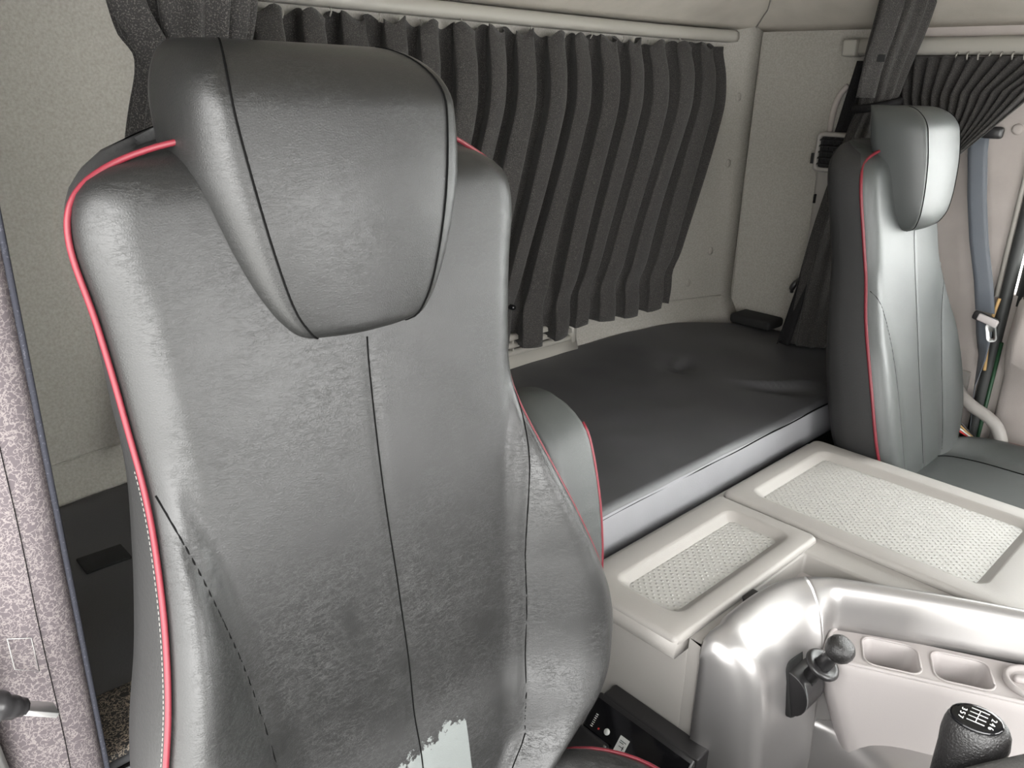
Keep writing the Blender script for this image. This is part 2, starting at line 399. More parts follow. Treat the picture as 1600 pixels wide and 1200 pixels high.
# ---- left B pillar covered with crackle fabric, close to the viewer
PY = .72
rows = []
for i in range(25):
    z = -1.30+1.42*i/24
    x1 = .1435; x0 = .082 - .006*sstep(-.2, -.6, z)
    rows.append([(x0-.03, PY+.05, z), (x0-.012, PY+.012, z), (x0, PY+.001, z), (x0+.012, PY-.003, z), (x0+.03, PY-.005, z), (x1-.02, PY-.004, z), (x1-.008, PY-.001, z), (x1-.001, PY+.006, z), (x1, PY+.03, z), (x0-.02, PY+.06, z)])
bp_ = struct(link('pillar_left', *loft(rows), M['crackle']))
sew = [(.112+.0005*math.sin(z*30), PY-.0055, z) for z in [-1.25+.05*i for i in range(27)]]
link('seam', *tube(sew, .0004, 6), M['seam'], bp_)
patch = [(.0865, -.466), (.104, -.474), (.1045, -.511), (.0868, -.499), (.0865, -.466)]
link('stitched_patch', *join_vf(tube([(a, PY-.0052, b) for a, b in patch], .0004, 6)), M['greyprint'], bp_)
link('binding', *tube([(.1435, PY+.014, -1.28+.06*i) for i in range(24)], .006, 8), M['navy'], bp_)
link('flange', *box_vf(.1435, .1455, PY+.016, PY+.05, -1.28, .10), M['navy'], bp_, smooth=False)

# ================================================================== REAR BUNK
def bunk():
    t = thing('bunk_mattress', (1.24, 1.15, -.81), 'long black bunk mattress lying behind the two seats', 'mattress')
    zt = -.72; rows = []
    nx = 200; ny = 90
    yf = .792
    def top(x, y):
        z = zt + .006*math.sin(x*3.1+1)*math.sin(y*5) - .010*sstep(2.25, 2.40, x)
        # two sat-in dimples, each with a short crease and a raised fold beside it
        for (cx, cy, a, sx, sy, rot) in ((1.80, 1.19, .018, .065, .045, .4), (1.82, 1.215, -.012, .040, .012, .5), (1.78, 1.175, -.010, .030, .010, 1.4),
                                         (1.86, .925, .018, .070, .030, -.9), (1.885, .945, -.011, .060, .010, -.9), (1.84, .90, .011, .055, .010, -.95), (1.95, .90, -.008, .050, .012, -.7)):
            dx, dy = x-cx, y-cy; u = dx*math.cos(rot)+dy*math.sin(rot); w = -dx*math.sin(rot)+dy*math.cos(rot)
            z -= a*math.exp(-(u/sx)**2-(w/sy)**2)
        z -= .003*mnoise.noise(Vector((x*9, y*9, 0)))
        return z
    # closed section loft along x
    secs = []
    for i in range(nx+1):
        x = .075 + (2.375-.075)*i/nx
        yr = wall_y(min(max(x, .08), 2.4)) - .035
        yr -= .12*sstep(2.12, 2.39, x)
        e = 0
        if i == 0: e = .02
        if i == nx: e = .02
        sec = []
        for k in range(ny+1):
            s = k/ny; y = yf+e + (yr-yf-2*e)*s
            dz = 0
            edge = min(s*(yr-yf), (1-s)*(yr-yf))
            if edge < .012: dz = .012-math.sqrt(max(0, .012**2-(.012-edge)**2))
            sec.append((x, y, top(x, y)-dz-e*.5))
        bulge = .006*math.sin(x*4)
        for zz, dy in ((-.75, 0), (-.79, 0), (-.83, 0)): sec.append((x, yr-e, zz))
        for zz, dy in ((-.833, .012), (-.82, .002), (-.79, -.002), (-.76, -.002), (-.738, -.001)):
            sec.append((x, yf+e+dy+bulge*.3, zz))
        secs.append(sec)
    o = link('cushion', *loft(secs), M['mattress'], t)
    o.data.materials.append(M['mattress_side']); n_ = len(secs[0])
    for p in o.data.polygons:
        if len(p.vertices) == 4 and all((vi % n_) >= ny+4 or (vi % n_) == 0 for vi in p.vertices) and min(o.data.vertices[vi].co.y for vi in p.vertices) < yf+.05: p.material_index = 1
    fb = [[(x, y, -.7165 if y > .80 else -.722) for x in [.078+.0275*i for i in range(11)]] for y in (.797, .803, .83, .86, .89, .905)]
    fo = link('fabric_panel', *loft(fb, False, False), M['crackle_dk'], t); solidify(fo, .003)
    seam = [(.10+2.25*i/60, yf+.0005, -.7335+.0008*math.sin(i)) for i in range(61)]
    link('seam', *tube(seam, .0022, 6), M['seam'], t)
    b = box('bunk_box', (.07, 2.38, .83, 1.47, -1.45, -.837), M['bunk'], bev=.01)
    tag(b, 'black bunk base box under the long mattress', 'bunk base')
    box('velcro_strip', (.262, .330, 1.195, 1.245, -.722, -.7165), M['velcro'], t, .002)
bunk()

# ================================================================== SEATS
def make_seat(name, sx, P, label, leather, group='black leather cab seats'):
    """P: tables against z (relative to eye)"""
    t = thing(name, (sx, P['base_y'], -1.45), label, 'seat', group)
    F = lambda z: interp(P['front'], z)          # front surface centre line (y)
    HW = lambda z: interp(P['hw'], z)
    BO = lambda z: interp(P['bol'], z)
    TT = lambda z: interp(P['thick'], z)
    SE = lambda z: min(interp(P['seam'], z), (1-.28*sstep(P['clip']+.10, P['clip'], z))*HW(z))          # |u| of the bolster seam
    zt, zb = P['top'], P['bot']
    CX = lambda z: sx+interp(P['cx'], z)
    def front(u, z):
        hw = HW(z); s = min(1, abs(u)/hw)
        y = F(z)
        se = SE(z)/hw
        y -= BO(z)*sstep(se-.12, min(.97, se+.30), s)
        y += .010*(1-BO(z)/.05 if BO(z) < .05 else 0)*s*s
        # grooves
        y += .0020*math.exp(-((u)/.0045)**2)*sstep(P['head_bot']+.01, P['head_bot']-.03, z)
        if z < P['seam_top']+.02:
            k = sstep(P['seam_top']+.02, P['seam_top']-.05, z); y += P['groove']*k*math.exp(-((abs(u)-SE(z))/.005)**2)
        e = P['round'] ; s0 = 1-e/hw
        if s > s0:
            q = (s-s0)/(1-s0); y += e*.85*(1-math.sqrt(max(0, 1-q*q)))
        return y
    rows = []; pip = {-1: [], 1: []}
    NZ = 84; NS = 92
    for i in range(NZ+1):
        q = i/NZ; z = zb+(zt-zb)*q
        hw = HW(z); row = []
        rt = .045; drop = 0
        k = 0
        if z > zt-rt: k = 1-math.sqrt(max(0, 1-((z-(zt-rt))/rt)**2))
        fb = k*.05
        us = []
        for j in range(NS+1):
            a = -1+2*j/NS
            a = math.copysign(1-(1-abs(a))**1.25, a)
            us.append(a*(hw-k*.02))
        for u in us: row.append((CX(z)+u, front(u*hw/(hw-k*.02+1e-9), z)+fb, z))
        hw2 = hw-k*.02
        T = TT(z); tp = P['taper']; yr = F(z)+T-k*.02 ; ye = row[-1][1]; 
        zq = .018*sstep(zt-.055, zt, z)
        for dd in (.25, .55, .8): row.append((CX(z)+hw2+.004*math.sin(dd*PI)-tp*dd, ye+(yr-ye)*dd, z+zq*dd))
        hb_ = hw2-tp; zr = z + .018*sstep(zt-.055, zt, z)
        row.append((CX(z)+hb_-.012, yr-.004, zr)); row.append((CX(z)+hb_-.04, yr, zr)); row.append((CX(z), yr+.01, zr)); row.append((CX(z)-hb_+.04, yr, zr)); row.append((CX(z)-hb_+.012, yr-.004, zr))
        for dd in (.8, .55, .25): row.append((CX(z)-hw2-.004*math.sin(dd*PI)+tp*dd, ye+(yr-ye)*dd, z+(zr-z)*dd))
        rows.append(row)
    v, f = loft(rows)
    bk = link('backrest', v, f, leather, t)
    # side panels in dull vinyl share the mesh as a second material slot
    bk.data.materials.append(M['leather_side'])
    n = len(rows[0])
    for p in bk.data.polygons:
        cols = [vi % n for vi in p.vertices]
        if all(c >= NS for c in cols) or all((c >= NS+3 or c == 0) for c in cols): p.material_index = 1
    # piping along both edges and over the shoulders
    for s in (-1, 1):
        pts = []
        z = P['pipe_bot']
        while z < zt-.010:
            k = 0
            if z > zt-.045: k = 1-math.sqrt(max(0, 1-((z-(zt-.045))/.045)**2))
            hw = HW(z); hw2 = hw-k*.02
            pts.append((CX(z)+s*(hw2+.001), front(s*hw, z)+k*.05-.002, z)); z += .012
        z = zt-.010; hw = HW(z); k = 1-math.sqrt(1-((z-(zt-.045))/.045)**2); u0 = hw-k*.02
        for q in (.93, .82, .7, .58, .46): 
            pts.append((CX(z)+s*u0*q, front(s*hw*q, z)+k*.05-.002, zt-.010+.012*min(1, (1-q)*4)))
        pts = [Vector(p) for p in pts]
        pts = [p+Vector((s*.0015, -.0015, .003*sstep(zt-.03, zt, p.z))) for p in pts]
        for _ in range(P['pipe_it']): pts = [pts[0]]+[(pts[i-1]+pts[i]*2+pts[i+1])/4 for i in range(1, len(pts)-1)]+[pts[-1]]
        link('piping', *tube(smooth_path(pts, 3), P['pipe_r'], 8), M['piping'], t)
        if P.get('stitch') and s < 0:
            st = smooth_path([(p[0]-.0028, p[1]+.0028, p[2]) for p in pts if p[2] < P['stitch']], 3)
            vf = [tube([st[i], tuple(Vector(st[i]).lerp(Vector(st[i+1]), .62))], .00045, 5) for i in range(len(st)-1)]
            link('stitching', *join_vf(*vf), M['stitch'], t)
    # seams
    zz = [P['head_bot']-.004-.012*i for i in range(int((P['head_bot']-zb-.02)/.012))]
    link('seam', *tube([(CX(z), front(0, z)-.0002, z) for z in zz], .0009, 6), M['seam'], t)
    for s in (-1, 1):
        zz = [P['seam_top']-.012*i for i in range(int((P['seam_top']-zb-.02)/.012))]
        link('seam', *tube([(CX(z)+s*SE(z), front(s*SE(z), z)-.0002, z) for z in zz], .0009, 6), M['seam'], t)
    # ---- head pad
    H = P['head']
    rows = []; NZ = 46
    prof = []
    def hsec(z, k):
        hw = interp(H['hw'], z); hf = interp(H['hf'], z); yf = interp(H['y'], z); D = interp(H['d'], z)
        hw -= k*H['kr']; hf -= k*H['kr']*.8
        yf += k*H['roll']; D -= k*H['roll']*.75
        pts = []
        for j in range(25):
            a = -1+2*j/24; pts.append((sx+a*hf, yf-.008*(1-a*a)+.0, z))
        for j in range(1, 13):                    # gusset from the seam to the widest line
            a = j/12; ang = a*PI/2
            pts.append((sx+hf+(hw-hf)*math.sin(ang)**.8, yf+D*.62*(1-math.cos(ang)), z))
        for aa, bb in ((1, .8), (.97, .93), (.85, 1.0), (.4, 1.03), (-.4, 1.03), (-.85, 1.0), (-.97, .93), (-1, .8)): pts.append((sx+hw*aa, yf+D*bb, z))
        for j in range(12, 0, -1):
            ang = j/12*PI/2
            pts.append((sx-hf-(hw-hf)*math.sin(ang)**.8, yf+D*.62*(1-math.cos(ang)), z))
        return pts
    hz0, hz1, rt, rb = H['bot'], H['top'], H['rt'], H['rb']
    zs = []
    for i in range(NZ+1): zs.append(hz0+(hz1-hz0)*(.5-.5*math.cos(PI*i/NZ)))
    seamL = {-1: [], 1: []}
    for z in zs:
        k = 0
        if z > hz1-rt: k = 1-math.sqrt(max(0, 1-((z-(hz1-rt))/rt)**2))
        if z < hz0+rb: k = .55*(1-math.sqrt(max(0, 1-((hz0+rb-z)/rb)**2)))
        r_ = hsec(z, k); rows.append(r_)
        seamL[-1].append(Vector(r_[0])); seamL[1].append(Vector(r_[24]))
    hd = link('headrest', *loft(rows), leather, t)
    for s in (-1, 1):
        link('seam', *tube([p+Vector((0, -.0008, 0)) for p in seamL[s][2:-1]], .0009, 6), M['seam'], hd)
    # ---- cushion
    Q = P['cushion']
    rows = []
    for i in range(33):
        y = Q['y0']+(Q['y1']-Q['y0'])*i/32
        ke = min(1, min(i, 32-i)/4); ke = math.sqrt(max(0, 1-(1-ke)**2))
        hw = Q['hw']-.05*(1-ke)*(y < 0.3)
        if y > Q['y1']-.16: hw -= .20*(1-math.sqrt(max(0, 1-((y-Q['y1']+.16)/.16)**2)))
        row = []
        for j in range(41):
            a = -1+2*j/40
            z = Q['z'] + Q['slope']*(y-Q['y1']) + .03*sstep(.55, .85, abs(a)) - .03*(1-ke) 
            q = max(0, (abs(a)-.86)/.14); z -= .05*(1-math.sqrt(max(0, 1-q*q)))
            row.append((sx+a*hw, y, z))
        row += [(sx+hw, y, Q['z']-.12), (sx+hw*.9, y, Q['z']-.15), (sx-hw*.9, y, Q['z']-.15), (sx-hw, y, Q['z']-.12)]
        rows.append(row)
    cu = link('seat_cushion', *loft(rows), leather, t)
    pp = [(sx+Q['hw']*.97, Q['y1']-.05-.01*i, 0) for i in range(int((Q['y1']-Q['y0']-.08)/.01))]
    pts = []
    for r in rows[2:-2]:
        pts.append(Vector(r[39])+Vector((0, 0, .002)))
    link('piping', *tube(pts, P['pipe_r'], 8), M['piping'], t)
    link('seam', *tube([Vector(r[29])+Vector((0, 0, .0006)) for r in rows[2:-2]], .0016, 6), M['seam'], t)
    link('seam', *tube([Vector(r[11])+Vector((0, 0, .0006)) for r in rows[2:-2]], .0016, 6), M['seam'], t)
    box('pedestal', (sx-.19, sx+.19, Q['y0']+.06, Q['y1']+.06, -1.45, Q['z']-.15), M['black_matte'], t, .02)
    return t, front, rows

driver = dict(base_y=.45,
    front=[(-.90, .515), (-.80, .535), (-.70, .552), (-.646, .566), (-.56, .571), (-.48, .576), (-.42, .582), (-.37, .589), (-.30, .600), (-.22, .613), (-.06, .640), (0, .655)],
    hw=[(-.83, .115), (-.80, .145), (-.77, .175), (-.737, .213), (-.705, .247), (-.67, .270), (-.62, .278), (-.56, .268), (-.48, .242), (-.40, .219), (-.33, .206), (-.26, .209), (-.18, .218), (-.12, .227), (-.085, .217), (-.065, .188), (-.055, .155)],
    cx=[(-.75, .012), (-.62, .014), (-.5, .006), (-.4, .0), (-.3, .0), (-.12, .006), (0, .004)],
    bol=[(-.90, .03), (-.80, .055), (-.66, .070), (-.52, .062), (-.42, .040), (-.33, .008), (-.28, .0), (0, 0)],
    seam=[(-.85, .13), (-.76, .142), (-.63, .162), (-.50, .172), (-.40, .188), (-.325, .203)],
    seam_top=-.325, thick=[(-.78, .085), (-.5, .105), (-.3, .135), (-.18, .105), (-.10, .085), (-.05, .085)], clip=-.74, groove=.0040, taper=.014, pipe_it=2, pipe_r=.0026, round=.04, top=-.050, bot=-.83, head_bot=-.222, pipe_bot=-.81, stitch=-.30,
    head=dict(hw=[(-.226, .044), (-.219, .062), (-.208, .077), (-.19, .092), (-.16, .108), (-.12, .123), (-.08, .134), (-.04, .136), (.0, .133), (.04, .129)],
              hf=[(-.226, .034), (-.219, .050), (-.208, .061), (-.19, .072), (-.16, .082), (-.108, .094), (-.05, .103), (-.014, .106), (.04, .105)],
              y=[(-.234, .622), (-.222, .611), (-.205, .606), (-.1, .609), (0, .624), (.04, .634)],
              d=[(-.232, .05), (-.18, .075), (-.10, .10), (.04, .115)], top=.030, bot=-.225, rt=.052, rb=.014, roll=.07, kr=.038),
    cushion=dict(y0=.02, y1=.56, hw=.288, z=-.818, slope=-.03))
dseat, dfront, drows = make_seat('cab_seat', .40, driver, 'large worn black leather driver seat with red piping and a flaked grey patch', M['leather'])

# upright folded armrest on the inner side of the driver seat
rows = []
for i in range(41):
    q = i/40; z = -.775+(.392)*q
    yf = interp([(-.90, .53), (-.72, .572), (-.634, .573), (-.57, .577), (-.495, .590), (-.42, .615), (-.385, .640)], z)
    zt = -.385; k = 0
    if z < -.735: k = .6*(1-math.sqrt(max(0, 1-((-.735-z)/.04)**2)))
    if z > zt-.05: k = 1-math.sqrt(max(0, 1-((z-(zt-.05))/.05)**2))
    x0, x1 = .662, .742-.012*k; D = .105
    w = .0016*math.sin(z*210)*sstep(-.45, -.52, z)*sstep(-.80, -.70, z)
    y0, y1 = yf+k*.03, yf+D-k*.03
    r_ = []
    for (cx, cy, a0, rad) in ((x1-.012, y0+.012, -90, .012), (x1-.02, y1-.02, 0, .02), (x0+.02, y1-.02, 90, .02), (x0+.02, y0+.02, 180, .02)):
        for m_ in range(7):
            a = math.radians(a0+90*m_/6); r_.append((cx+rad*math.cos(a), cy+rad*math.sin(a), z))
    # wrinkles pulled at the outer front edge
    r_ = [(p[0], p[1]+w*sstep(x0+.02, x0+.05, p[0])*sstep(x1, x1-.016, p[0]), p[2]) for p in r_]
    rows.append(r_)
arm = link('armrest', *loft(rows), M['leather_p'], dseat)
link('piping', *tube([Vector(r[4])+Vector((.001, -.001, 0)) for r in rows[2:-3]], .0020, 8), M['piping'], arm)

passenger = dict(base_y=.5,
    front=[(-.95, .565), (-.81, .598), (-.672, .632), (-.438, .690), (-.30, .722), (-.15, .758), (0, .80)],
    hw=[(-.90, .12), (-.87, .18), (-.83, .222), (-.78, .246), (-.72, .255), (-.65, .255), (-.56, .246), (-.47, .222), (-.38, .198), (-.30, .194), (-.22, .196), (-.17, .188), (-.14, .165), (-.12, .12)],
    cx=[(-.9, -.012), (-.65, -.010), (-.45, -.004), (0, -.004)],
    bol=[(-.95, .02), (-.86, .024), (-.70, .026), (-.58, .020), (-.48, .008), (-.40, .004), (-.34, 0), (0, 0)],
    seam=[(-.92, .11), (-.82, .125), (-.697, .135), (-.603, .145), (-.51, .165), (-.42, .205)],
    seam_top=-.42, thick=[(-.9, .13), (0, .13)], clip=-.92, groove=.0018, taper=.008, pipe_it=5, pipe_r=.0036, round=.035, top=-.120, bot=-.90, head_bot=-.30, pipe_bot=-.88,
    head=dict(hw=[(-.31, .06), (-.29, .085), (-.26, .10), (-.20, .112), (-.10, .122), (-.02, .120)],
              hf=[(-.31, .045), (-.29, .068), (-.26, .084), (-.20, .092), (-.10, .098), (-.02, .096)],
              y=[(-.31, .722), (-.29, .700), (-.25, .686), (-.15, .688), (-.08, .70), (-.02, .715)],
              d=[(-.31, .06), (-.25, .10), (-.10, .125), (-.02, .12)], top=-.024, bot=-.305, rt=.050, rb=.022, roll=.055, kr=.035),
    cushion=dict(y0=.08, y1=.62, hw=.265, z=-.875, slope=-.02))
make_seat('cab_seat', 2.03, passenger, 'smaller glossy black leather passenger seat with red piping, beyond the grey console', M['leather_p'])

# ================================================================== CURTAINS
BOXP = [(0, .78), (.10, .95), (.30, 1.0), (.48, .95), (.56, .80), (.59, .4), (.64, -.3), (.74, -.85), (.88, -1), (1.02, -.95), (1.11, -.7), (1.10, -.1), (1.045, .5)]
def pleat_sheet(nr, npl, rowfn, amp, per=8, sharp=1.0, box_=False):
    """rowfn(q, s) -> (point, normal, gain) ; q 0..1 down, s 0..1 across; box_ uses undercut box pleats"""
    rows = []
    for i in range(nr+1):
        q = i/nr; row = []
        if box_:
            pr = smooth_path([(a, b, 0) for a, b in BOXP]+[(1.0, .78, 0)], 2)[:-1]
            for k in range(npl):
                for p in pr:
                    s = min(1, (k+p.x)/npl); P_, n, a = rowfn(q, s); row.append(Vector(P_)+Vector(n)*p.y*amp*a)
        else:
            for j in range(npl*per+1):
                s = j/(npl*per); w = math.sin(s*npl*2*PI); w = math.copysign(abs(w)**sharp, w)
                P_, n, a = rowfn(q, s); row.append(Vector(P_)+Vector(n)*w*amp*a)
        rows.append(row)
    return loft(rows, False, False)

# rear window curtain
def rear_row(q, s):
    zt, z_b = .128, -.655
    x_t = .66+1.56*s; x_b = x_t-.185*(.35*q+.65*sstep(0, 1, q))
    pin = math.exp(-((q-.87)/.05)**2)
    zb2 = z_b + .012*math.sin(s*26) + .02*sstep(.70, 1.0, s)
    x = x_t+(x_b-x_t)
    x += .012*math.sin(s*31+q*5)*q
    z = zt+(zb2-zt)*q
    z -= .018*math.exp(-(q/.05)**2)*(.5+.5*math.sin(s*20*2*PI))
    bow = -.03-.035*sstep(0, .25, q)
    a = .55+.45*sstep(0, .12, q)
    a *= 1-.45*pin*sstep(.4, .55, s)
    y = wall_y(x)+bow+.006*math.sin(s*40+q*3) - .012*q*sstep(.9, 1, s)
    return (x, y, z), (.35*math.cos(s*7), -1, 0), a
ct = thing('rear_curtain', (1.4, 1.46, -.66), 'wide charcoal pleated curtain hanging over the rear wall behind the driver seat', 'curtain')
ctm = link('cloth', *pleat_sheet(44, 16, rear_row, .031, 18, .75, True), M['curtain'], ct); solidify(ctm, .002)
p = rear_row(.862, .585)[0]
link('snap_button', *loft([[(p[0]+r_*math.cos(a*PI/6), p[1]-dy, p[2]+r_*math.sin(a*PI/6)) for a in range(12)] for r_, dy in ((.007, .015), (.0075, .032), (.005, .036), (.0005, .036))], True, False), M['black_gloss'], ct)
for i in range(14):
    s = (i+.5)/14; p = rear_row(0, s)[0]
    link('hook', *tube([(p[0], p[1]+.006, p[2]-.006), (p[0], p[1], p[2]+.002), (p[0], p[1]+.004, p[2]+.010)], .0016, 6), M['rail'], ct)

# tied-back divider curtain, passenger side
def bundle(name, path, widths, depths, npl, amp, m, label, dirv, group=None):
    t = thing(name, path[-1], label, 'curtain', group)
    P_ = smooth_path(path, 10); n = len(P_)
    rows = []; d = Vector(dirv).normalized(); nn = Vector((-d.y, d.x, 0))
    W = lambda q: interp(widths, q); D = lambda q: interp(depths, q)
    N = npl*10
    for i, p in enumerate(P_):
        q = i/(n-1); row = []
        for j in range(N):
            a = 2*PI*j/N
            rr = 1+amp*math.cos(a*npl+1.3*math.sin(q*2))
            row.append(p+d*(W(q)/2*math.cos(a)*rr)+nn*(D(q)/2*math.sin(a)*rr))
        rows.append(row)
    link('cloth', *loft(rows), m, t)
    return t
CB = (.72, -.69, 0)
rb_ = bundle('divider_curtain', [(2.245, .90, .62), (2.25, .91, .40), (2.255, .93, .20), (2.262, .955, .07), (2.268, .965, -.02), (2.27, .98, -.10), (2.27, 1.00, -.30), (2.272, 1.03, -.55), (2.275, 1.045, -.715)],
    [(0, .14), (.3, .125), (.52, .088), (.62, .10), (.8, .15), (1, .13)], [(0, .10), (.3, .085), (.52, .06), (.62, .06), (1, .10)], 11, .10, M['curtain'],
    'tied-back dark curtain column hanging beside the passenger headrest', CB, 'tied-back divider curtains')
# smooth hem strip with velcro on the near side of the column, ribbed lighter folds beside it
def strip_on(path, w, off, dirv, nr=26):
    P_ = smooth_path(path, nr//(len(path)-1)+1); d = Vector(dirv).normalized(); nn = Vector((-d.y, d.x, 0))
    rows = [[p+d*(w(i/(len(P_)-1))*a)+nn*(off-.010*a*a*0) for a in (-.5, -.25, 0, .25, .5)] for i, p in enumerate(P_)]
    return loft(rows, False, False)
def shifted(path, d, k, n_, o): return [(p[0]+d[0]*k-d[1]*0+n_[0]*o, p[1]+d[1]*k+n_[1]*o, p[2]) for p in path]
cb = Vector(CB).normalized(); nb = Vector((-cb.y, cb.x, 0))
pth = [(2.245, .90, .60), (2.25, .91, .40), (2.255, .93, .20), (2.262, .955, .07), (2.268, .965, -.01)]
hem = shifted(pth, cb, -.052, nb, -.040)
ho = link('hem_band', *strip_on(hem, lambda q: .058-.010*q, 0, cb), M['curtain'], rb_); solidify(ho, .003)
vp = hem[3]
frame_box('velcro_strip', Vector((vp[0], vp[1], .098))+nb*(-.004)+cb*.014, cb, (0, 0, 1), nb, .020, .042, .004, M['velcro'], rb_, .001)
tie = [Vector((2.268, .965, -.028))+cb*(.054*math.cos(a*PI/12))+nb*(.040*math.sin(a*PI/12))+Vector((0, 0, .012*math.cos(a*PI/12))) for a in range(25)]
link('tie_band', *tube(tie, .011, 8), M['curtain_dark'], rb_)
tail = pleat_sheet(26, 5, lambda q, s: ((Vector((2.276-.03*q*q, 1.0, -.03)) + cb*((-.024-.063*q)+(.09+.10*q)*s) + Vector((.0, .045*q, -.685*q))), nb, .6+.4*q), .016, 10)
tl = link('tail_cloth', *tail, M['curtain_dark'], rb_); solidify(tl, .002)

# tied-back divider curtain, driver side
lb_ = bundle('divider_curtain', [(.405, .93, .62), (.405, .93, .40), (.405, .94, .20), (.405, .95, .07), (.405, .955, .0), (.395, .965, -.10), (.39, .98, -.30), (.39, 1.0, -.55), (.39, 1.01, -.705)],
    [(0, .16), (.25, .155), (.42, .125), (.47, .10), (.55, .11), (.7, .13), (1, .13)], [(0, .10), (.3, .09), (.47, .06), (.62, .07), (1, .10)], 14, .14, M['curtain'],
    'tied-back dark curtain column hanging behind the driver headrest', (.93, -.36, 0), 'tied-back divider curtains')
lp = [(.305, .90, .62), (.305, .90, .35), (.308, .905, .18), (.328, .91, .075), (.350, .92, .035), (.372, .93, -.01)]
ho = link('hem_band', *strip_on(lp, lambda q: .042-.008*q, 0, (.93, -.36, 0)), M['curtain'], lb_); solidify(ho, .003)

# passenger window curtain: hung from the side rail, drawn back low behind the headrest
def side_row(q, s):
    # s 0 = rear, 1 = front ; top along the rail
    y_t = 1.03-.52*s; z_t = .095
    top = Vector((2.362, y_t, z_t)); 
    k = sstep(.0, .16, q)
    mid = Vector((2.352, .98-.36*s, z_t-.075-.035*(1-s)))
    low = Vector((2.335, .865-.075*s, -.175-.075*(1-s)))
    if q < .22: p = top.lerp(mid, q/.22)
    else:
        w = (q-.22)/.78; c = mid.lerp(low, .5)+Vector((0, -.045*s, .045*s)); p = mid*(1-w)**2+c*2*w*(1-w)+low*w*w
    a = (.65+.35*math.sin(PI*min(1, q*1.6)))*(1-.55*q)
    return p, (-1, .25, .1), a
sc_ = thing('side_window_curtain', (2.36, .9, -.60), 'black pleated curtain drawn back diagonally along the passenger side window rail', 'curtain')
so = link('cloth', *pleat_sheet(34, 15, side_row, .017, 10, .8), M['curtain'], sc_); solidify(so, .002)
tl = pleat_sheet(20, 4, lambda q, s: (Vector((2.345, .895-.115*s+.02*q*(1-s)+.025*q*s, -.17-.08*(1-s)*1-.42*q)), (-1, .2, 0), .5), .012, 10)
o = link('tail_cloth', *tl, M['curtain_dark'], sc_); solidify(o, .002)
for i in range(11):
    s = .40+.05*i; p = side_row(0, s)[0]
    link('hook', *tube([(p.x-.004, p.y, p.z-.008), (p.x-.008, p.y, p.z+.003), (p.x, p.y, p.z+.010)], .0022, 6), M['rail'], sc_)
# quarter-window cloth above the vent
q_ = pleat_sheet(16, 3, lambda q, s: (Vector((2.372-.004*q, 1.087-.10*s+.030*q*(1-s), .085-.192*q)), (-1, 0, 0), 1), .009, 8)
qo = link('quarter_window_cloth', *q_, M['curtain_dark']); solidify(qo, .002)
tag(qo, 'short black cloth covering the small quarter window above the grey air vent', 'curtain')
struct(link('window_2', *tube(smooth_path([(2.392, 1.145, -.11), (2.39, 1.142, -.05), (2.39, 1.130, -.005), (2.392, 1.11, .02)], 6), .009, 8), M['pillar_felt']))

# ================================================================== REAR RIGHT COLUMN WITH VENT
DYC = -.026
col_rows = []
for z in (-1.0, -.74, -.5, -.3, -.115):
    k = (z+.115)/-.6
    y1 = 1.178-.015*k; 
    col_rows.append([(2.40, y1+.012, z), (2.372, y1+.006, z), (2.362, y1-.006, z), (2.356, 1.09, z), (2.356, 1.0, z), (2.40, .97, z)])
cl = thing('air_vent_column', (2.38, 1.08, -1.0), 'grey plastic column carrying a dark square air vent in the rear right corner', 'air vent')
link('column', *loft(col_rows), M['plastic'], cl)
def quadring(y0, y1, z0, z1, x, r):
    return [(x, a, b) for a, b in round_rect(y0, y1, z0, z1, r)]
fr = [quadring(1.062, 1.186, -.222, -.108, 2.365, .014), quadring(1.064, 1.184, -.220, -.110, 2.345, .014), quadring(1.072, 1.176, -.210, -.119, 2.342, .010), quadring(1.074, 1.174, -.208, -.121, 2.356, .008)]
link('vent_frame', *loft(fr, True, False), M['plastic'], cl)
vb = box('vent_core', (2.355, 2.362, 1.072, 1.176, -.210, -.119), M['black_matte'], cl, 0)
for i in range(5):
    z = -.197+.017*i; frame_box('slat', (2.350, 1.124, z), (0, 1, 0), (1, 0, .35), (0, 0, 1), .100, .012, .0025, M['black'], cl, 0)
for i in range(6):
    y = 1.083+.0165*i; frame_box('fin', (2.3535, y, -.165), (0, 0, 1), (1, 0, 0), (0, 1, 0), .084, .004, .0018, M['black'], cl, 0)
frame_box('vent_tab', (2.345, 1.115, -.163), (0, 1, 0), (0, 0, 1), (1, 0, 0), .022, .005, .006, M['greyprint'], cl, .001)
frame_box('slot', (2.365, 1.196, -.185), (0, 1, 0), (0, 0, 1), (1, 0, 0), .010, .030, .012, M['black_matte'], cl, 0)
frame_box('slot', (2.3575, 1.168, -.30), (0, 1, 0), (0, 0, 1), (1, 0, 0), .004, .026, .012, M['black_matte'], cl, 0)
hk = link('coat_hook', *tube(smooth_path([(2.362, 1.17, -.54), (2.345, 1.178, -.555), (2.338, 1.187, -.575), (2.345, 1.19, -.59)], 5), [.007]*6+[.009]*6+[.006]*4, 8), M['black'], cl)
cl.location.y += DYC
# added black block that stands for the shaded gap at the end of the bunk
o = box('bunk_end_gap_block', (2.30, 2.395, 1.20, 1.345, -.722, -.690), M['black_matte'], bev=.01); tag(o, 'added black block for the shaded gap between the mattress end and the corner column', 'bracket')

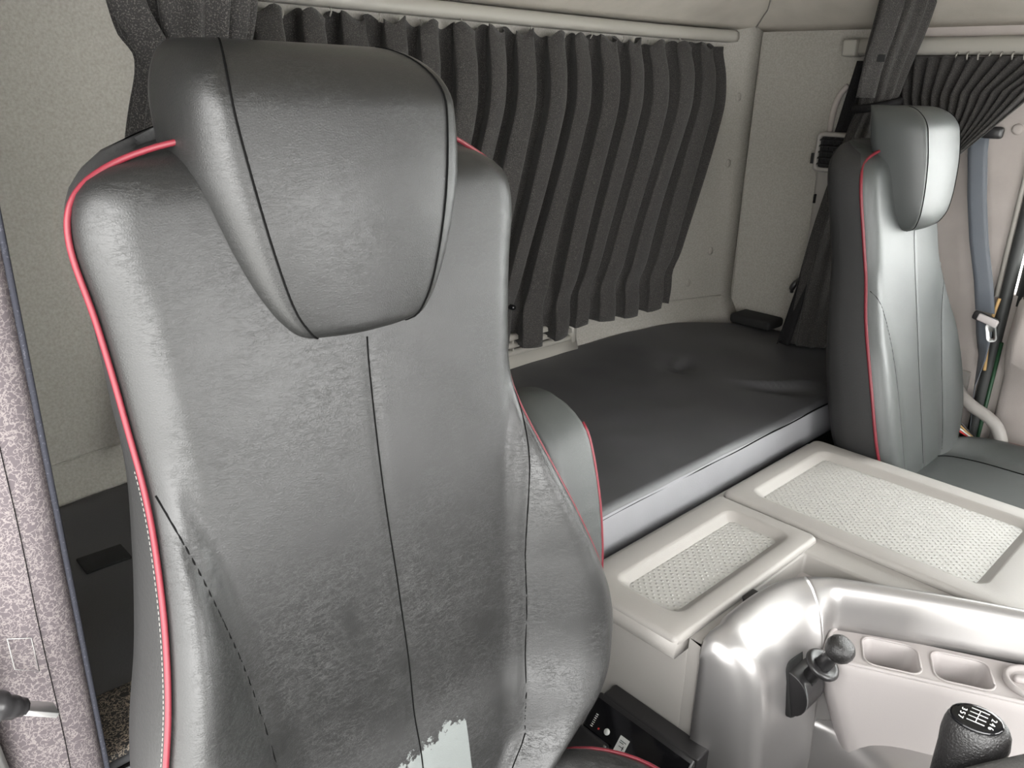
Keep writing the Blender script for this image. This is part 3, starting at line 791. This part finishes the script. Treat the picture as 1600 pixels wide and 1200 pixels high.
# louvre at the foot of the rear wall
lv = thing('rear_louvre', (1.56, 1.46, -.71), 'pale grey louvred air outlet low on the rear wall under the curtain', 'air outlet')
yl = lambda x: wall_y(x)-.050
for k, z in enumerate((-.640, -.662, -.684)):
    pts = [(1.36+.31*i/10, yl(1.36+.31*i/10), z) for i in range(11)]
    rows = [[(p[0], p[1]+.016, p[2]+.010), (p[0], p[1]-.004, p[2]+.003), (p[0], p[1]-.006, p[2]-.007), (p[0], p[1]+.012, p[2]-.009)] for p in pts]
    link('slat', *loft(rows), M['rail'], lv)
rows = [[(x, yl(x)+.022, -.628), (x, yl(x)+.018, -.70), (x, yl(x)+.04, -.70), (x, yl(x)+.04, -.628)] for x in (1.36, 1.44, 1.52, 1.60, 1.67)]
link('backing', *loft(rows), M['black_matte'], lv)
rows = [[(x, yl(x)+.03, -.688), (x, yl(x)-.006, -.692), (x, yl(x)-.012, -.715), (x, yl(x)-.016, -.745), (x, yl(x)+.03, -.745)] for x in (1.30, 1.4, 1.5, 1.6, 1.69)]
link('lower_frame', *loft(rows), M['rail'], lv)
rows = [[(x, yl(x)+.03, -.62), (x, yl(x)-.006, -.625), (x, yl(x)-.008, -.70), (x, yl(x)+.03, -.70)] for x in (1.668, 1.685)]
link('end_frame', *loft(rows), M['rail'], lv)
for x in (1.44, 1.515, 1.59): frame_box('divider', (x, yl(x)+.004, -.66), (1, 0, 0), (0, 1, 0), (0, 0, 1), .004, .012, .055, M['rail'], lv, 0)

# ================================================================== SEAT BELTS
sb = thing('seat_belt', (2.37, .62, -.95), 'blue-grey seat belt with bright steel tongue hanging on the passenger door pillar', 'seat belt')
def ribbon(pts, w, dirs):
    P_ = [Vector(p) for p in pts]; rows = []
    for p, d in zip(P_, dirs): d = Vector(d).normalized(); rows.append([p-d*w/2, p-d*w/4+Vector((-.0008, 0, 0)), p+d*w/4+Vector((-.0008, 0, 0)), p+d*w/2])
    return loft(rows, False, False)
pp = [(2.372, .735, -.06), (2.362, .725, -.13), (2.352, .698, -.25), (2.346, .668, -.36), (2.342, .634, -.46), (2.340, .614, -.535)]
o = link('webbing', *ribbon(pp, .048, [(0, 1, .05)]*6), M['belt'], sb); solidify(o, .0016)
pp = [(2.340, .612, -.545), (2.342, .604, -.60), (2.348, .597, -.66), (2.355, .60, -.74), (2.365, .59, -.86), (2.375, .585, -1.0)]
o = link('lower_webbing', *ribbon(pp, .045, [(0, 1, .05), (.35, .9, 0), (.75, .6, 0), (.95, .3, 0), (.95, .3, 0), (.9, .4, 0)]), M['belt'], sb); solidify(o, .0016)
frame_box('guide_loop', (2.365, .70, -.085), (0, 1, 0), (0, 0, 1), (1, 0, 0), .05, .03, .022, M['black'], sb, .008)
th = frame_box('tongue_holder', (2.332, .606, -.552), (0, 1, .25), (0, -.25, 1), (1, 0, 0), .066, .024, .018, M['black'], sb, .006)
frame_box('tongue_cover', (2.321, .598, -.552), (0, 1, .25), (0, -.25, 1), (1, 0, 0), .052, .020, .010, M['plastic_lo'], th, .004)
# steel tongue with a slot
outl = []
ax = Vector((0, -.28, -1)).normalized(); ay = Vector((0, 1, -.28)).normalized(); o0 = Vector((2.322, .590, -.558))
ring = lambda hw, l0, l1, x: [o0+Vector((x, 0, 0))+ax*a+ay*b for a, b in round_rect(l0, l1, -hw, hw, min(hw*.8, .011), 5)]
rows = [ring(.0125, 0, .050, -.0015), ring(.0125, 0, .050, .0015), ring(.0045, .022, .040, .0015), ring(.0045, .022, .040, -.0015), ring(.0125, 0, .050, -.0015)]
link('steel_tongue', *loft(rows, True, False), M['metal'], sb)
o = link('tan_cord', *tube(smooth_path([(2.372, .596, -.50), (2.36, .60, -.58), (2.365, .594, -.64), (2.372, .59, -.70)], 6), .0045, 8), M['gold']); tag(o, 'thin tan cord hanging behind the passenger seat belt tongue', 'cord')
cvr = frame_box('pillar_slot_cover', (2.394, .775, -.475), (0, 1, 0), (0, 0, 1), (1, 0, 0), .022, .085, .014, M['plastic'], None, .006); tag(cvr, 'narrow grey slot cover on the pillar beside the passenger seat waist', 'slot cover')
frame_box('anchor_plate', (2.392, .66, -.80), (0, 1, 0), (0, 0, 1), (1, 0, 0), .07, .16, .014, M['plastic'], sb, .006)
# grab handle beside the passenger seat
gh = link('grab_handle', *tube(smooth_path([(2.37, .66, -.745), (2.31, .615, -.765), (2.29, .575, -.782), (2.285, .535, -.797), (2.283, .505, -.82), (2.283, .488, -.86), (2.29, .486, -.92), (2.31, .486, -1.0), (2.40, .486, -1.04)], 8), .0165, 12), M['plastic']); tag(gh, 'curved grey grab handle between the passenger seat and the door', 'handle')
gx = thing('seat_wiring', (2.25, .62, -.99), 'small bundle of coloured wires and metal bracket beside the passenger cushion', 'wiring')
frame_box('bracket', (2.29, .60, -.885), (0, 1, .5), (1, 0, 0), (0, -.5, 1), .14, .05, .008, M['rubber'], gx, .002)
for k, mm in enumerate(('red', 'white', 'gold', 'black')):
    link('wire', *tube(smooth_path([(2.27+.01*k, .67, -.86-.004*k), (2.26+.012*k, .62, -.842+.004*k), (2.275+.01*k, .57, -.862), (2.28, .50, -.90)], 6), .0025, 6), M[mm], gx)

# driver-side belt tongue at the B pillar
db = thing('driver_seat_belt', (.07, .70, -.75), 'black driver belt stalk with a steel tongue, in front of the crackle-fabric pillar', 'seat belt')
link('tongue_holder', *tube(smooth_path([(.030, .66, -.462), (.052, .66, -.480), (.068, .66, -.492), (.080, .665, -.503)], 5), [.012]*5+[.013]*5+[.010]*3+[.008]*3, 10), M['black'], db)
frame_box('steel_tongue', (.0895, .668, -.5125), (.75, .1, -.62), (0, 1, 0), (.6, 0, .75), .036, .018, .005, M['metal'], db, .001)
o = link('webbing', *ribbon([(.046, .66, -.47), (.052, .665, -.53), (.058, .675, -.60), (.064, .68, -.70), (.066, .68, -1.44)], .03, [(.4, .9, 0)]*5), M['greyprint'], db); solidify(o, .002)

# ================================================================== CENTRE CONSOLE (engine cover)
ZC = -.80
cs = thing('centre_console', (1.35, .4, -1.45), 'broad warm grey centre console between the seats with two dimpled tray lids', 'console')
path2 = [(.919, .512), (.985, .517), (1.058, .518), (1.110, .514), (1.150, .505), (1.184, .488), (1.210, .465), (1.232, .435), (1.256, .398), (1.287, .347), (1.328, .278), (1.372, .195), (1.425, .09), (1.47, -.03), (1.51, -.16)]
fp = [Vector((p.x, p.y, 0)) for p in smooth_path([(a, b, 0) for a, b in path2], 5)]
def normals(P_):
    out = []
    for i in range(len(P_)):
        t = (P_[min(i+1, len(P_)-1)]-P_[max(i-1, 0)]).normalized(); out.append(Vector((t.y, -t.x, 0)))
    return out
fn = normals(fp)
# console body: plan polygon with the storage pocket left out
ipk = min(range(len(fp)), key=lambda i: (fp[i].x-1.275)**2+(fp[i].y-.37)**2)
poly = [(.925, .775), (1.762, .775), (1.762, -.16)] + [(p.x, p.y) for p in fp[len(fp)-1:ipk:-1]] + [(1.292, .40), (1.292, .538), (.925, .538)]
n = len(poly); v = [(x, y, -1.45) for x, y in poly]+[(x, y, ZC) for x, y in poly]
f = [tuple(range(n-1, -1, -1)), tuple(range(n, 2*n))]+[(i, (i+1) % n, n+(i+1) % n, n+i) for i in range(n)]
o = link('body', v, f, M['plastic'], cs); bevel_mesh(o, .006, 3, 50)
# front apron (side towards the driver) and rim under the lid front
poly = [(.935, .5395)] + [(1.293, .5395), (1.293, .395)] + [(p.x+.0, p.y+.004) for p in fp[ipk:0:-1]] + [(.935, .516)]
n = len(poly); 
for nm, z0, z1 in (('pocket_floor', -1.45, -.842),):
    v = [(x, y, z0) for x, y in poly]+[(x, y, z1) for x, y in poly]
    f = [tuple(range(n-1, -1, -1)), tuple(range(n, 2*n))]+[(i, (i+1) % n, n+(i+1) % n, n+i) for i in range(n)]
    o = link('storage_pocket', v, f, M['plastic_lo'], cs, smooth=False)
# ledge strip left of pocket, with black latch
poly = [(.925, .540), (1.075, .540), (1.085, .523)] + [(p.x, p.y+.004) for p in reversed([q for q in fp if q.x < 1.07])] + [(.925, .514)]
n = len(poly); v = [(x, y, -1.449) for x, y in poly]+[(x, y, -.801) for x, y in poly]
f = [tuple(range(n-1, -1, -1)), tuple(range(n, 2*n))]+[(i, (i+1) % n, n+(i+1) % n, n+i) for i in range(n)]
link('front_ledge', v, f, M['plastic'], cs, smooth=False)
poly = [(p.x, p.y+.002) for p in fp if p.x < 1.235]; 
rows = [[(p[0], p[1], ZC+.004), (p[0], p[1]+.006, ZC+.004), (p[0]+.001, p[1]+.006, -.86), (p[0], p[1], -.86)] for p in poly if p[0] > 1.07]
link('pocket_rim', *loft(rows), M['plastic'], cs)
frame_box('latch', (1.085, .527, -.800), (1, 0, 0), (0, 1, 0), (0, .3, 1), .036, .014, .022, M['black'], cs, .003)
def lid(name, x0, x1, y0, y1, r, ins, depth=.014, zt=-.785, skirt=None):
    """slab with a recessed tray; ins = recess rectangle"""
    a0, a1, b0, b1 = ins
    rr = lambda d, z, R: [(x, y, z) for x, y in round_rect(x0+d, x1-d, y0+d, y1-d, R)]
    ri = lambda d, z, R: [(x, y, z) for x, y in round_rect(a0+d, a1-d, b0+d, b1-d, R)]
    rows = [rr(.004, ZC-.002, r), rr(.0, ZC+.003, r), rr(.001, zt-.006, r), rr(.004, zt-.0015, r), rr(.008, zt, max(.004, r-.004)),
            ri(-.010, zt, .030), ri(-.006, zt-.001, .027), ri(-.002, zt-.004, .024), ri(.006, zt-depth+.004, .018), ri(.012, zt-depth, .014)]
    L_ = link(name, *loft(rows, True, False), M['plastic'], cs)
    pts = ri(.010, zt-depth+.0003, .014); link('dimpled_mat', pts, [tuple(range(len(pts)))], M['mat_dots'], L_, smooth=False)
    return L_
sl = lid('small_tray_lid', .888, 1.343, .538, .758, .012, (.945, 1.300, .580, .703))
# the lid rolls over the driver side of the console
rows = [[(.897, y, -.789), (.888, y, -.796), (.885, y, -.806), (.885, y, -.820), (.890, y, -.823), (.926, y, -.822), (.926, y, -.80)] for y in (.541, .60, .68, .756)]
link('lid_skirt', *loft(rows), M['plastic'], sl)
lid('large_tray_lid', 1.355, 1.768, .165, .760, .016, (1.405, 1.712, .275, .713))

# ---- silver fascia: left rolled panel, right band
PL = [(-.004, -.795), (.0, -.784), (.006, -.779), (.016, -.779), (.03, -.784), (.048, -.797), (.064, -.817), (.077, -.845), (.086, -.885), (.093, -.94), (.100, -1.02), (.112, -1.16), (.125, -1.40)]
PR = [(-.004, -.795), (.0, -.784), (.004, -.780), (.010, -.779), (.016, -.782), (.021, -.788), (.025, -.797), (.028, -.806), (.030, -.816), (.032, -.827), (.034, -.836), (.036, -.845), (.037, -.856)]
iseam = min(range(len(fp)), key=lambda i: (fp[i].x-1.186)**2+(fp[i].y-.486)**2)
rows = []
i0 = 0
# rounded left end: swing the profile round the corner
N0 = fn[0]
for k in range(10):                       # big rounded corner at the driver end
    a = PI/2*k/9
    dr_ = .040*(1-math.sin(a))**1.6        # the top edge also rolls down into the end face
    rows.append([(fp[0].x+.052*(1-math.cos(a)), fp[0].y-d*math.sin(a), min(z, -.779-dr_+.25*(z+.779))) for d, z in PL])
start = next(i for i in range(len(fp)) if fp[i].x > fp[0].x+.056)
for i in range(start, iseam+1):
    n_ = fn[i]; rows.append([(fp[i].x+n_.x*d, fp[i].y+n_.y*d, z) for d, z in PL])
o = link('silver_panel', *loft(rows, False, False), M['silver'], cs); solidify(o, .004, 1)
rows = []
for i in range(iseam, min(iseam+16, len(fp))):
    n_ = fn[i]; rows.append([(fp[i].x+n_.x*d, fp[i].y+n_.y*d, z) for d, z in PL[8:]])
o = link('panel_return', *loft(rows, False, False), M['silver'], cs); solidify(o, .004, 1)
rows = []
for i in range(iseam, len(fp)):
    k = sstep(0, 9, i-iseam); n_ = fn[i]
    rows.append([(fp[i].x+n_.x*(a[0]*(1-k)+b[0]*k), fp[i].y+n_.y*(a[0]*(1-k)+b[0]*k), a[1]*(1-k)+b[1]*k) for a, b in zip(PL, PR)])
o = link('silver_band', *loft(rows, False, False), M['silver'], cs); solidify(o, .003, 1)
link('seam', *tube([Vector(p)+Vector((-.0004, -.0006, .0004)) for p in rows[0][2:10]], .0004, 6), M['seam'], cs)

# ---- pale insert with pockets (cup holders) along the right part
A0 = Vector((1.238, .425, 0)); DA = Vector((.462, -.887, 0)).normalized(); DB = Vector((DA.y, -DA.x, 0))     # DB points into the cab
IN = thing('x', (0, 0, 0), 'x', 'x') if False else None
zs_ = -.856
def pt(s, d, z): q = A0+DA*s+DB*d; return (q.x, q.y, z)
holes = [(.022, .108, .042, .116), (.126, .212, .042, .116)]
# shelf as a planar n-gon grid with rounded holes, built by bridging
bm = bmesh.new()
def addloop(pts): return [bm.verts.new(Vector(p)+Vector((0, 0, EYE))) for p in pts]
LEN = .50
outer = [pt(s, d, zs_) for s, d in ([(-.034*math.sin(PI*k/14)**.75, .079-.049*math.cos(PI*k/14)) for k in range(8, -1, -1)] + [(LEN*i/10, .030) for i in range(1, 11)] + [(LEN, .128)] + [(LEN-LEN*i/10, .128) for i in range(1, 11)] + [(-.034*math.sin(PI*k/14)**.75, .079-.049*math.cos(PI*k/14)) for k in range(13, 8, -1)])]
ov = addloop(outer); es = [bm.edges.new((ov[i], ov[(i+1) % len(ov)])) for i in range(len(ov))]
hl = []
for (s0, s1, d0, d1) in holes:
    lp_ = addloop([pt(s, d, zs_) for s, d in round_rect(s0, s1, d0, d1, .018, 5)]); hl.append(lp_)
    es += [bm.edges.new((lp_[i], lp_[(i+1) % len(lp_)])) for i in range(len(lp_))]
bmesh.ops.triangle_fill(bm, use_beauty=True, edges=es)
# remove fill inside the holes
kill = []
for fc in bm.faces:
    c = fc.calc_center_median()-Vector((A0.x, A0.y, zs_+EYE)); s, d = c.dot(DA), c.dot(DB)
    for (s0, s1, d0, d1) in holes:
        if all(any(vv in h for h in hl) for vv in fc.verts) and s0 < s < s1 and d0 < d < d1: kill.append(fc); break
bmesh.ops.delete(bm, geom=kill, context='FACES_ONLY')
# pocket walls and floors
for h, (s0, s1, d0, d1) in zip(hl, holes):
    prev = h
    for (ins, z) in ((.002, -.859), (.004, -.866), (.008, -.905), (.012, -.935)):
        cur = addloop([pt(s, d, z) for s, d in round_rect(s0+ins, s1-ins, d0+ins, d1-ins, .018-ins*.5, 5)])
        for i in range(len(cur)): bm.faces.new((prev[i], prev[(i+1) % len(cur)], cur[(i+1) % len(cur)], cur[i]))
        prev = cur
    bm.faces.new(prev)
# outer skirt: lip then bowl face down
prev = ov
for (grow, z) in ((.003, -.8575), (.005, -.863), (.006, -.872), (.006, -.90), (.008, -.95), (.012, -1.02)):
    cur = []
    for k, p_ in enumerate(outer):
        c = Vector((p_[0], p_[1], 0))-A0; s, d = c.dot(DA), c.dot(DB)
        gd = grow if d > .07 else 0; gs = -grow if s < -.005 else 0
        # lower left corner sweeps to the right like the moulding does
        cut = sstep(-.90, -1.02, z)*.05 if s < 0 else 0
        cur.append(bm.verts.new(Vector(pt(s+gs+cut, d+gd, z))+Vector((0, 0, EYE))))
    for i in range(len(cur)): bm.faces.new((prev[i], prev[(i+1) % len(cur)], cur[(i+1) % len(cur)], cur[i]))
    prev = cur
bmesh.ops.recalc_face_normals(bm, faces=bm.faces[:])
me = bpy.data.meshes.new('cup_tray'); bm.to_mesh(me); bm.free()
o = bpy.data.objects.new('cup_tray', me); C.objects.link(o); o.parent = cs; o.location = -wl(cs); me.materials.append(M['plastic_lo'])
for p in me.polygons: p.use_smooth = abs(p.normal.z) < .5
tray = o; bevel_mesh(o, .0025, 3, 35)
# raised lip along the cab side of the tray
lip = smooth_path([pt(-.030*math.sin(PI*k/8)**.75, .079-.0465*math.cos(PI*k/8), zs_+.001) for k in range(1, 9)]+[pt(s, .1265, zs_+.001) for s in (.1, .2, .3, .4, .5)], 5)
link('lip', *tube(lip, .0035, 8), M['plastic_lo'], tray)
for (s0, s1, d0, d1) in holes:
    rr_ = [pt(s, d, zs_+.0004) for s, d in round_rect(s0, s1, d0, d1, .018, 5)]; rr_.append(rr_[0])
    link('pocket_lip', *tube(rr_, .0018, 6), M['plastic_lo'], tray)
# round cap with a finger ridge
def disc(c0, a, b, prof_, n=32): return loft([[Vector(c0)+Vector(a)*r_*math.cos(2*PI*k/n)+Vector(b)*r_*math.sin(2*PI*k/n)+Vector((0, 0, h)) for k in range(n)] for r_, h in prof_], True, True)
cc = pt(.268, .078, zs_)
cp = link('round_cap', *disc(cc, DA, DB, ((.041, -.002), (.041, .006), (.038, .009), (.034, .008), (.031, .004), (.029, .003))), M['plastic_lo'], tray)
frame_box('ridge', Vector(cc)+Vector((0, 0, .007)), DA, DB, (0, 0, 1), .055, .014, .012, M['plastic_lo'], cp, .005)
# lower silver trim under the tray
rows = []
T0 = ((.0985, -1.0), (.1005, -1.02), (.104, -1.06), (.110, -1.12), (.1135, -1.17), (.119, -1.27), (.1265, -1.40))
T1 = ((.10, -.985), (.150, -.988), (.185, -1.000), (.212, -1.016), (.226, -1.045), (.236, -1.10), (.25, -1.40))
for s in [-.05+.0125*i for i in range(46)]:
    k = sstep(-.05, .11, s)
    rows.append([pt(s, a[0]*(1-k)+b[0]*k, a[1]*(1-k)+b[1]*k) for a, b in zip(T0, T1)])
o = link('lower_silver_trim', *loft(rows, False, False), M['silver'], cs); solidify(o, .004, 1)
# rating label on the silver panel
fx = lambda x: min(range(len(fp)), key=lambda i: abs(fp[i].x-x))
def on_panel(x, t_):                         # t_ = index along PL (float)
    i = fx(x); k = int(t_); q = t_-k; d = PL[k][0]*(1-q)+PL[k+1][0]*q; z = PL[k][1]*(1-q)+PL[k+1][1]*q; n_ = fn[i]
    return Vector((fp[i].x+n_.x*d, fp[i].y+n_.y*d, z))
rows = [[on_panel(x, t_)+Vector((0, -.0006, .0005)) for x in (1.0, 1.02, 1.04, 1.06, 1.085)] for t_ in (5.0, 5.4, 5.8, 6.2, 6.6)]
lb = link('rating_label', *loft(rows, False, False), M['label'], cs)
vf = []
for r_ in range(4):
    for k in range(9):
        if random.random() < .2: continue
        x = 1.004+.0088*k; vf.append(tube([on_panel(x, 5.2+.38*r_)+Vector((0, -.001, .0009)), on_panel(x+.005, 5.2+.38*r_+.04)+Vector((0, -.001, .0009))], .0006, 4))
link('print', *join_vf(*vf), M['greyprint'], lb)

# ---- hand brake valve
hb = thing('hand_brake_lever', (1.09, .44, -.95), 'black knobbed hand brake lever on the silver console panel', 'brake lever')
c0 = Vector((1.078, .432, -.905)); nx = Vector((.0, -1, .22)).normalized(); ux = Vector((1, 0, 0)); vx = nx.cross(ux)*-1
if vx.z < 0: vx = -vx
def lrow(w, h, off, rad, sh=0): return [c0+nx*off+ux*(a+sh)+vx*b for a, b in round_rect(-w/2, w/2, -h/2, h/2, rad, 5)]
rows = [lrow(.066, .102, -.02, .014), lrow(.066, .102, .008, .014), lrow(.063, .099, .011, .014)]
hbp = link('base_plate', *loft(rows), M['black_matte'], hb)
rows = []
for i in range(15):                              # half-barrel housing around the lever pivot
    a = math.radians(-88+176*i/14); r_ = .040
    rows.append([c0+vx*(r_*math.sin(a)-.004)+nx*(.006+r_*.85*math.cos(a))+ux*q for q in (-.029, -.0275, -.022, .022, .0275, .029)])
v, f = loft(rows, False, False)
n = len(rows[0]); f.append(tuple(i*n for i in range(15))); f.append(tuple((14-i)*n+n-1 for i in range(15)))
o = link('housing', v, f, M['black'], hb); bevel_mesh(o, .003, 2, 50)
frame_box('slot', c0+nx*.034+vx*.020, ux, vx, nx, .016, .022, .010, M['black_matte'], hb, .002)
k0 = Vector((1.081, .372, -.808)); b0 = c0+nx*.028+vx*.018; dl = (k0-b0).normalized()
def revolve(o_, d, prof_, n=24):
    d = Vector(d).normalized(); a = d.cross(Vector((1, 0, 0))).normalized(); b = d.cross(a)
    return loft([[Vector(o_)+d*h+(a*math.cos(2*PI*k/n)+b*math.sin(2*PI*k/n))*r_ for k in range(n)] for r_, h in prof_])
LL = (k0-b0).length
link('stem', *revolve(b0, dl, ((.012, -.005), (.012, LL*.3), (.013, LL*.55), (.0115, LL*.75), (.010, LL*.9))), M['black'], hb)
link('collar', *revolve(b0, dl, ((.012, LL*.40), (.022, LL*.41), (.0275, LL*.44), (.0285, LL*.485), (.0265, LL*.53), (.020, LL*.54), (.0135, LL*.50))), M['black'], hb)
link('knob', *revolve(b0, dl, ((.009, LL*.80), (.0135, LL*.84), (.019, LL*.90), (.0222, LL*.98), (.0228, LL*1.06), (.0215, LL*1.14), (.018, LL*1.20), (.012, LL*1.235), (.004, LL*1.245))), M['black_tex'], hb)

# ---- gear lever
gl = thing('gear_lever', (.83, .14, -1.2), 'black gear lever knob printed with a seven-speed shift pattern', 'gear lever')
gc = Vector((.832, .131, -.646)); gu = Vector((-.10, .07, 1)).normalized()            # knob axis
gr = Vector((-1, -.05, 0)); gr = (gr-gu*gr.dot(gu)).normalized(); gf = gu.cross(gr)   # text right (to the driver's right), text up (to the front)
if gf.y > 0: gf = -gf
rows = []
for h, ra, rb2, sh in ((-.20, .016, .016, .027), (-.13, .0185, .019, .026), (-.095, .022, .023, .023), (-.065, .0255, .029, .016), (-.038, .029, .0345, .008), (-.012, .0315, .0385, .001), (.004, .0315, .040, -.001), (.016, .030, .0385, -.002), (.024, .027, .0355, -.002), (.029, .0235, .031, -.002)):
    rows.append([gc+gu*h+gr*(ra*.84*math.cos(2*PI*k/28))+gf*(rb2*.84*math.sin(2*PI*k/28)-.001)+Vector((-.72, .69, 0))*sh for k in range(28)])
link('knob', *loft(rows), M['black_tex'], gl)
rows = []
for h, k_ in ((.0285, 1), (.0305, .98), (.0318, .9), (.0325, .7), (.0328, .3), (.0329, .02)):
    rows.append([gc+gu*h+gr*(.0200*k_*math.cos(2*PI*k/28))+gf*(.0262*k_*math.sin(2*PI*k/28)-.001) for k in range(28)])
rg = [(.013, -.20), (.013, -.42), (.04, -.46), (.065, -.56), (.075, -.803)]
link('gaiter', *loft([[gc+Vector((-.019, .019, h))+Vector((r_*math.cos(2*PI*k/20), r_*math.sin(2*PI*k/20), 0)) for k in range(20)] for r_, h in rg]), M['dash'], gl)
pl = link('shift_plate', *loft(rows), M['black_gloss'], gl)
def on_pl(a, b): return gc+gu*(.0333-.0012*((a/.02)**2+(b/.03)**2)*.6)+gr*a+gf*b
cols = (-.0096, -.0032, .0032, .0096)
vf = [tube([on_pl(cols[0], 0), on_pl(0, 0), on_pl(cols[3], 0)], .00045, 6)]
for x in cols: vf.append(tube([on_pl(x, -.0085), on_pl(x, 0), on_pl(x, .0085)], .00045, 6))
link('shift_gate', *join_vf(*vf), M['white'], pl)
for x, a, b in ((cols[1], '2', '3'), (cols[2], '4', '5'), (cols[3], '6', '7')):
    text('numeral', a, .0075, on_pl(x, .0142), gr, gf, M['white'], pl); text('numeral', b, .0075, on_pl(x, -.0142), gr, gf, M['white'], pl)

# ---- card reader box in its holder on the console side
cr = thing('card_reader', (.86, .58, -1.06), 'slim black card reader with white stickers clipped to the console side by the driver cushion', 'card reader')
ca = Vector((-.02, -1, -.0)).normalized(); cbx = Vector((-.75, 0, .66)).normalized(); ccx = ca.cross(cbx).normalized()
if ccx.z < 0: ccx = -ccx
frame_box('back_plate', (.906, .575, -1.003), ca, (0, 0, 1), (1, 0, 0), .195, .055, .036, M['black'], cr, .004)
bdy = frame_box('reader_body', (.866, .581, -1.020), ca, cbx, ccx, .200, .022, .095, M['black'], cr, .004)
# front face of the body looks to the driver and up
nf = cbx; c_f = Vector((.866, .581, -1.020))+nf*.0112
def ff(a, b): return c_f+ca*a+ccx*b
frame_box('face_panel', ff(0, -.004)+nf*.0004, ca, ccx, nf, .192, .084, .0012, M['black_gloss'], cr, .0004)
st = frame_box('sticker', ff(-.018, -.010)+nf*.0014, ca, ccx, nf, .019, .040, .0006, M['white'], cr, 0)
st['label'] = 'white sticker with black print'
vf = []
for a, b, a2, b2 in ((-0.0240, 0.0030, -0.0120, 0.0030), (-0.0240, 0.0000, -0.0160, 0.0000), (-0.0220, -0.0060, -0.0120, -0.0060), (-0.0140, -0.0030, -0.0140, -0.0100), (-0.0230, -0.0180, -0.0120, -0.0180), (-0.0120, -0.0180, -0.0120, -0.0240), (-0.0210, -0.0140, -0.0190, -0.0140)):
    vf.append(tube([ff(a, b)+nf*.002, ff(a2, b2)+nf*.002], .0007, 4))
link('print', *join_vf(*vf), M['black_matte'], st)
s2 = frame_box('sticker', ff(.040, -.010)+nf*.0014, ca, ccx, nf, .017, .020, .0006, M['white'], cr, 0)
vf = [tube([ff(-.084, .014-.0035*k)+nf*.002, ff(-.080, .014-.0035*k)+nf*.002], .0009, 4) for k in range(7)]
link('print', *join_vf(*vf), M['white'], cr)
link('icon', *loft([[ff(-.052+.0055*math.cos(k*PI/8), .0+.0055*math.sin(k*PI/8))+nf*(.0012+h) for k in range(16)] for h in (0, .0008)]), M['white'], cr)
link('indicator', *loft([[ff(-.068+.0018*math.cos(k*PI/4), -.004+.0018*math.sin(k*PI/4))+nf*(.0012+h) for k in range(8)] for h in (0, .0012)]), M['red'], cr)
frame_box('clip', ff(-.070, -.040)+nf*.003, ca, ccx, nf, .070, .050, .024, M['black'], cr, .006)

# dashboard edge that rises in front of the gear lever, at the lower right
rows = []
A_ = Vector((.780, .141, -.655)); D_ = Vector((.040, -.054, .039))
for k in (-1.2, -.6, 0, .5, 1, 1.6, 2.4, 3.2):
    p = A_+D_*k+Vector((0, 0, -.010*k*(k-1)*.3)); q = Vector((-.80, -.59, 0))
    rows.append([p+q*a+Vector((0, 0, b)) for a, b in ((.0, -.5), (.0, -.012), (.003, -.004), (.010, .0), (.03, .0), (.055, -.012), (.065, -.04), (.065, -.5))])
struct(link('trim_15', *loft(rows), M['dash']))

# ground outside the cab
struct(box('ground', (-9, 14, -11, 9, -2.75, -2.65), M['outside'], bev=0))

# ================================================================== CAMERA, LIGHT
cam = bpy.data.cameras.new('camera'); co = bpy.data.objects.new('camera', cam); C.objects.link(co)
R = Matrix(((.72400, -.22490, .65210), (-.68940, -.27060, .67190), (.02536, -.93600, -.35100)))
r = Vector((R[0][0], R[1][0], R[2][0])).normalized(); fw = Vector((R[0][2], R[1][2], R[2][2])); fw = (fw-r*fw.dot(r)).normalized(); dn = fw.cross(r)
if dn.z > 0: dn = -dn
mw = Matrix((r, -dn, -fw)).transposed().to_4x4(); mw.translation = Vector((0, 0, EYE)); co.matrix_world = mw
cam.sensor_width = 36; cam.lens = 1250/1600*36; cam.clip_start = .01
bpy.context.scene.camera = co

w = bpy.data.worlds.new('overcast_sky'); bpy.context.scene.world = w; w.use_nodes = True
nt = w.node_tree; bg = nt.nodes['Background']; bg.inputs['Color'].default_value = (1, .995, .98, 1)
# overcast sky, brightest ahead of the windscreen
tc = nt.nodes.new('ShaderNodeTexCoord'); dp = nt.nodes.new('ShaderNodeVectorMath'); dp.operation = 'DOT_PRODUCT'
dp.inputs[1].default_value = Vector((.12, -.93, .33)).normalized(); nt.links.new(tc.outputs['Generated'], dp.inputs[0])
mr = nt.nodes.new('ShaderNodeMapRange'); mr.interpolation_type = 'SMOOTHSTEP'
mr.inputs['From Min'].default_value = -.50; mr.inputs['From Max'].default_value = .90; mr.inputs['To Min'].default_value = 2.0; mr.inputs['To Max'].default_value = 5.6
nt.links.new(dp.outputs['Value'], mr.inputs['Value']); nt.links.new(mr.outputs['Result'], bg.inputs['Strength'])
sc = bpy.context.scene
sc.view_settings.view_transform = 'Standard'; sc.view_settings.look = 'None'; sc.view_settings.gamma = 1; sc.view_settings.use_curve_mapping = False
sc.view_settings.exposure = 1.35
sc.cycles.use_denoising = True
for o in sc.objects:
    if '_org' in o: del o['_org']
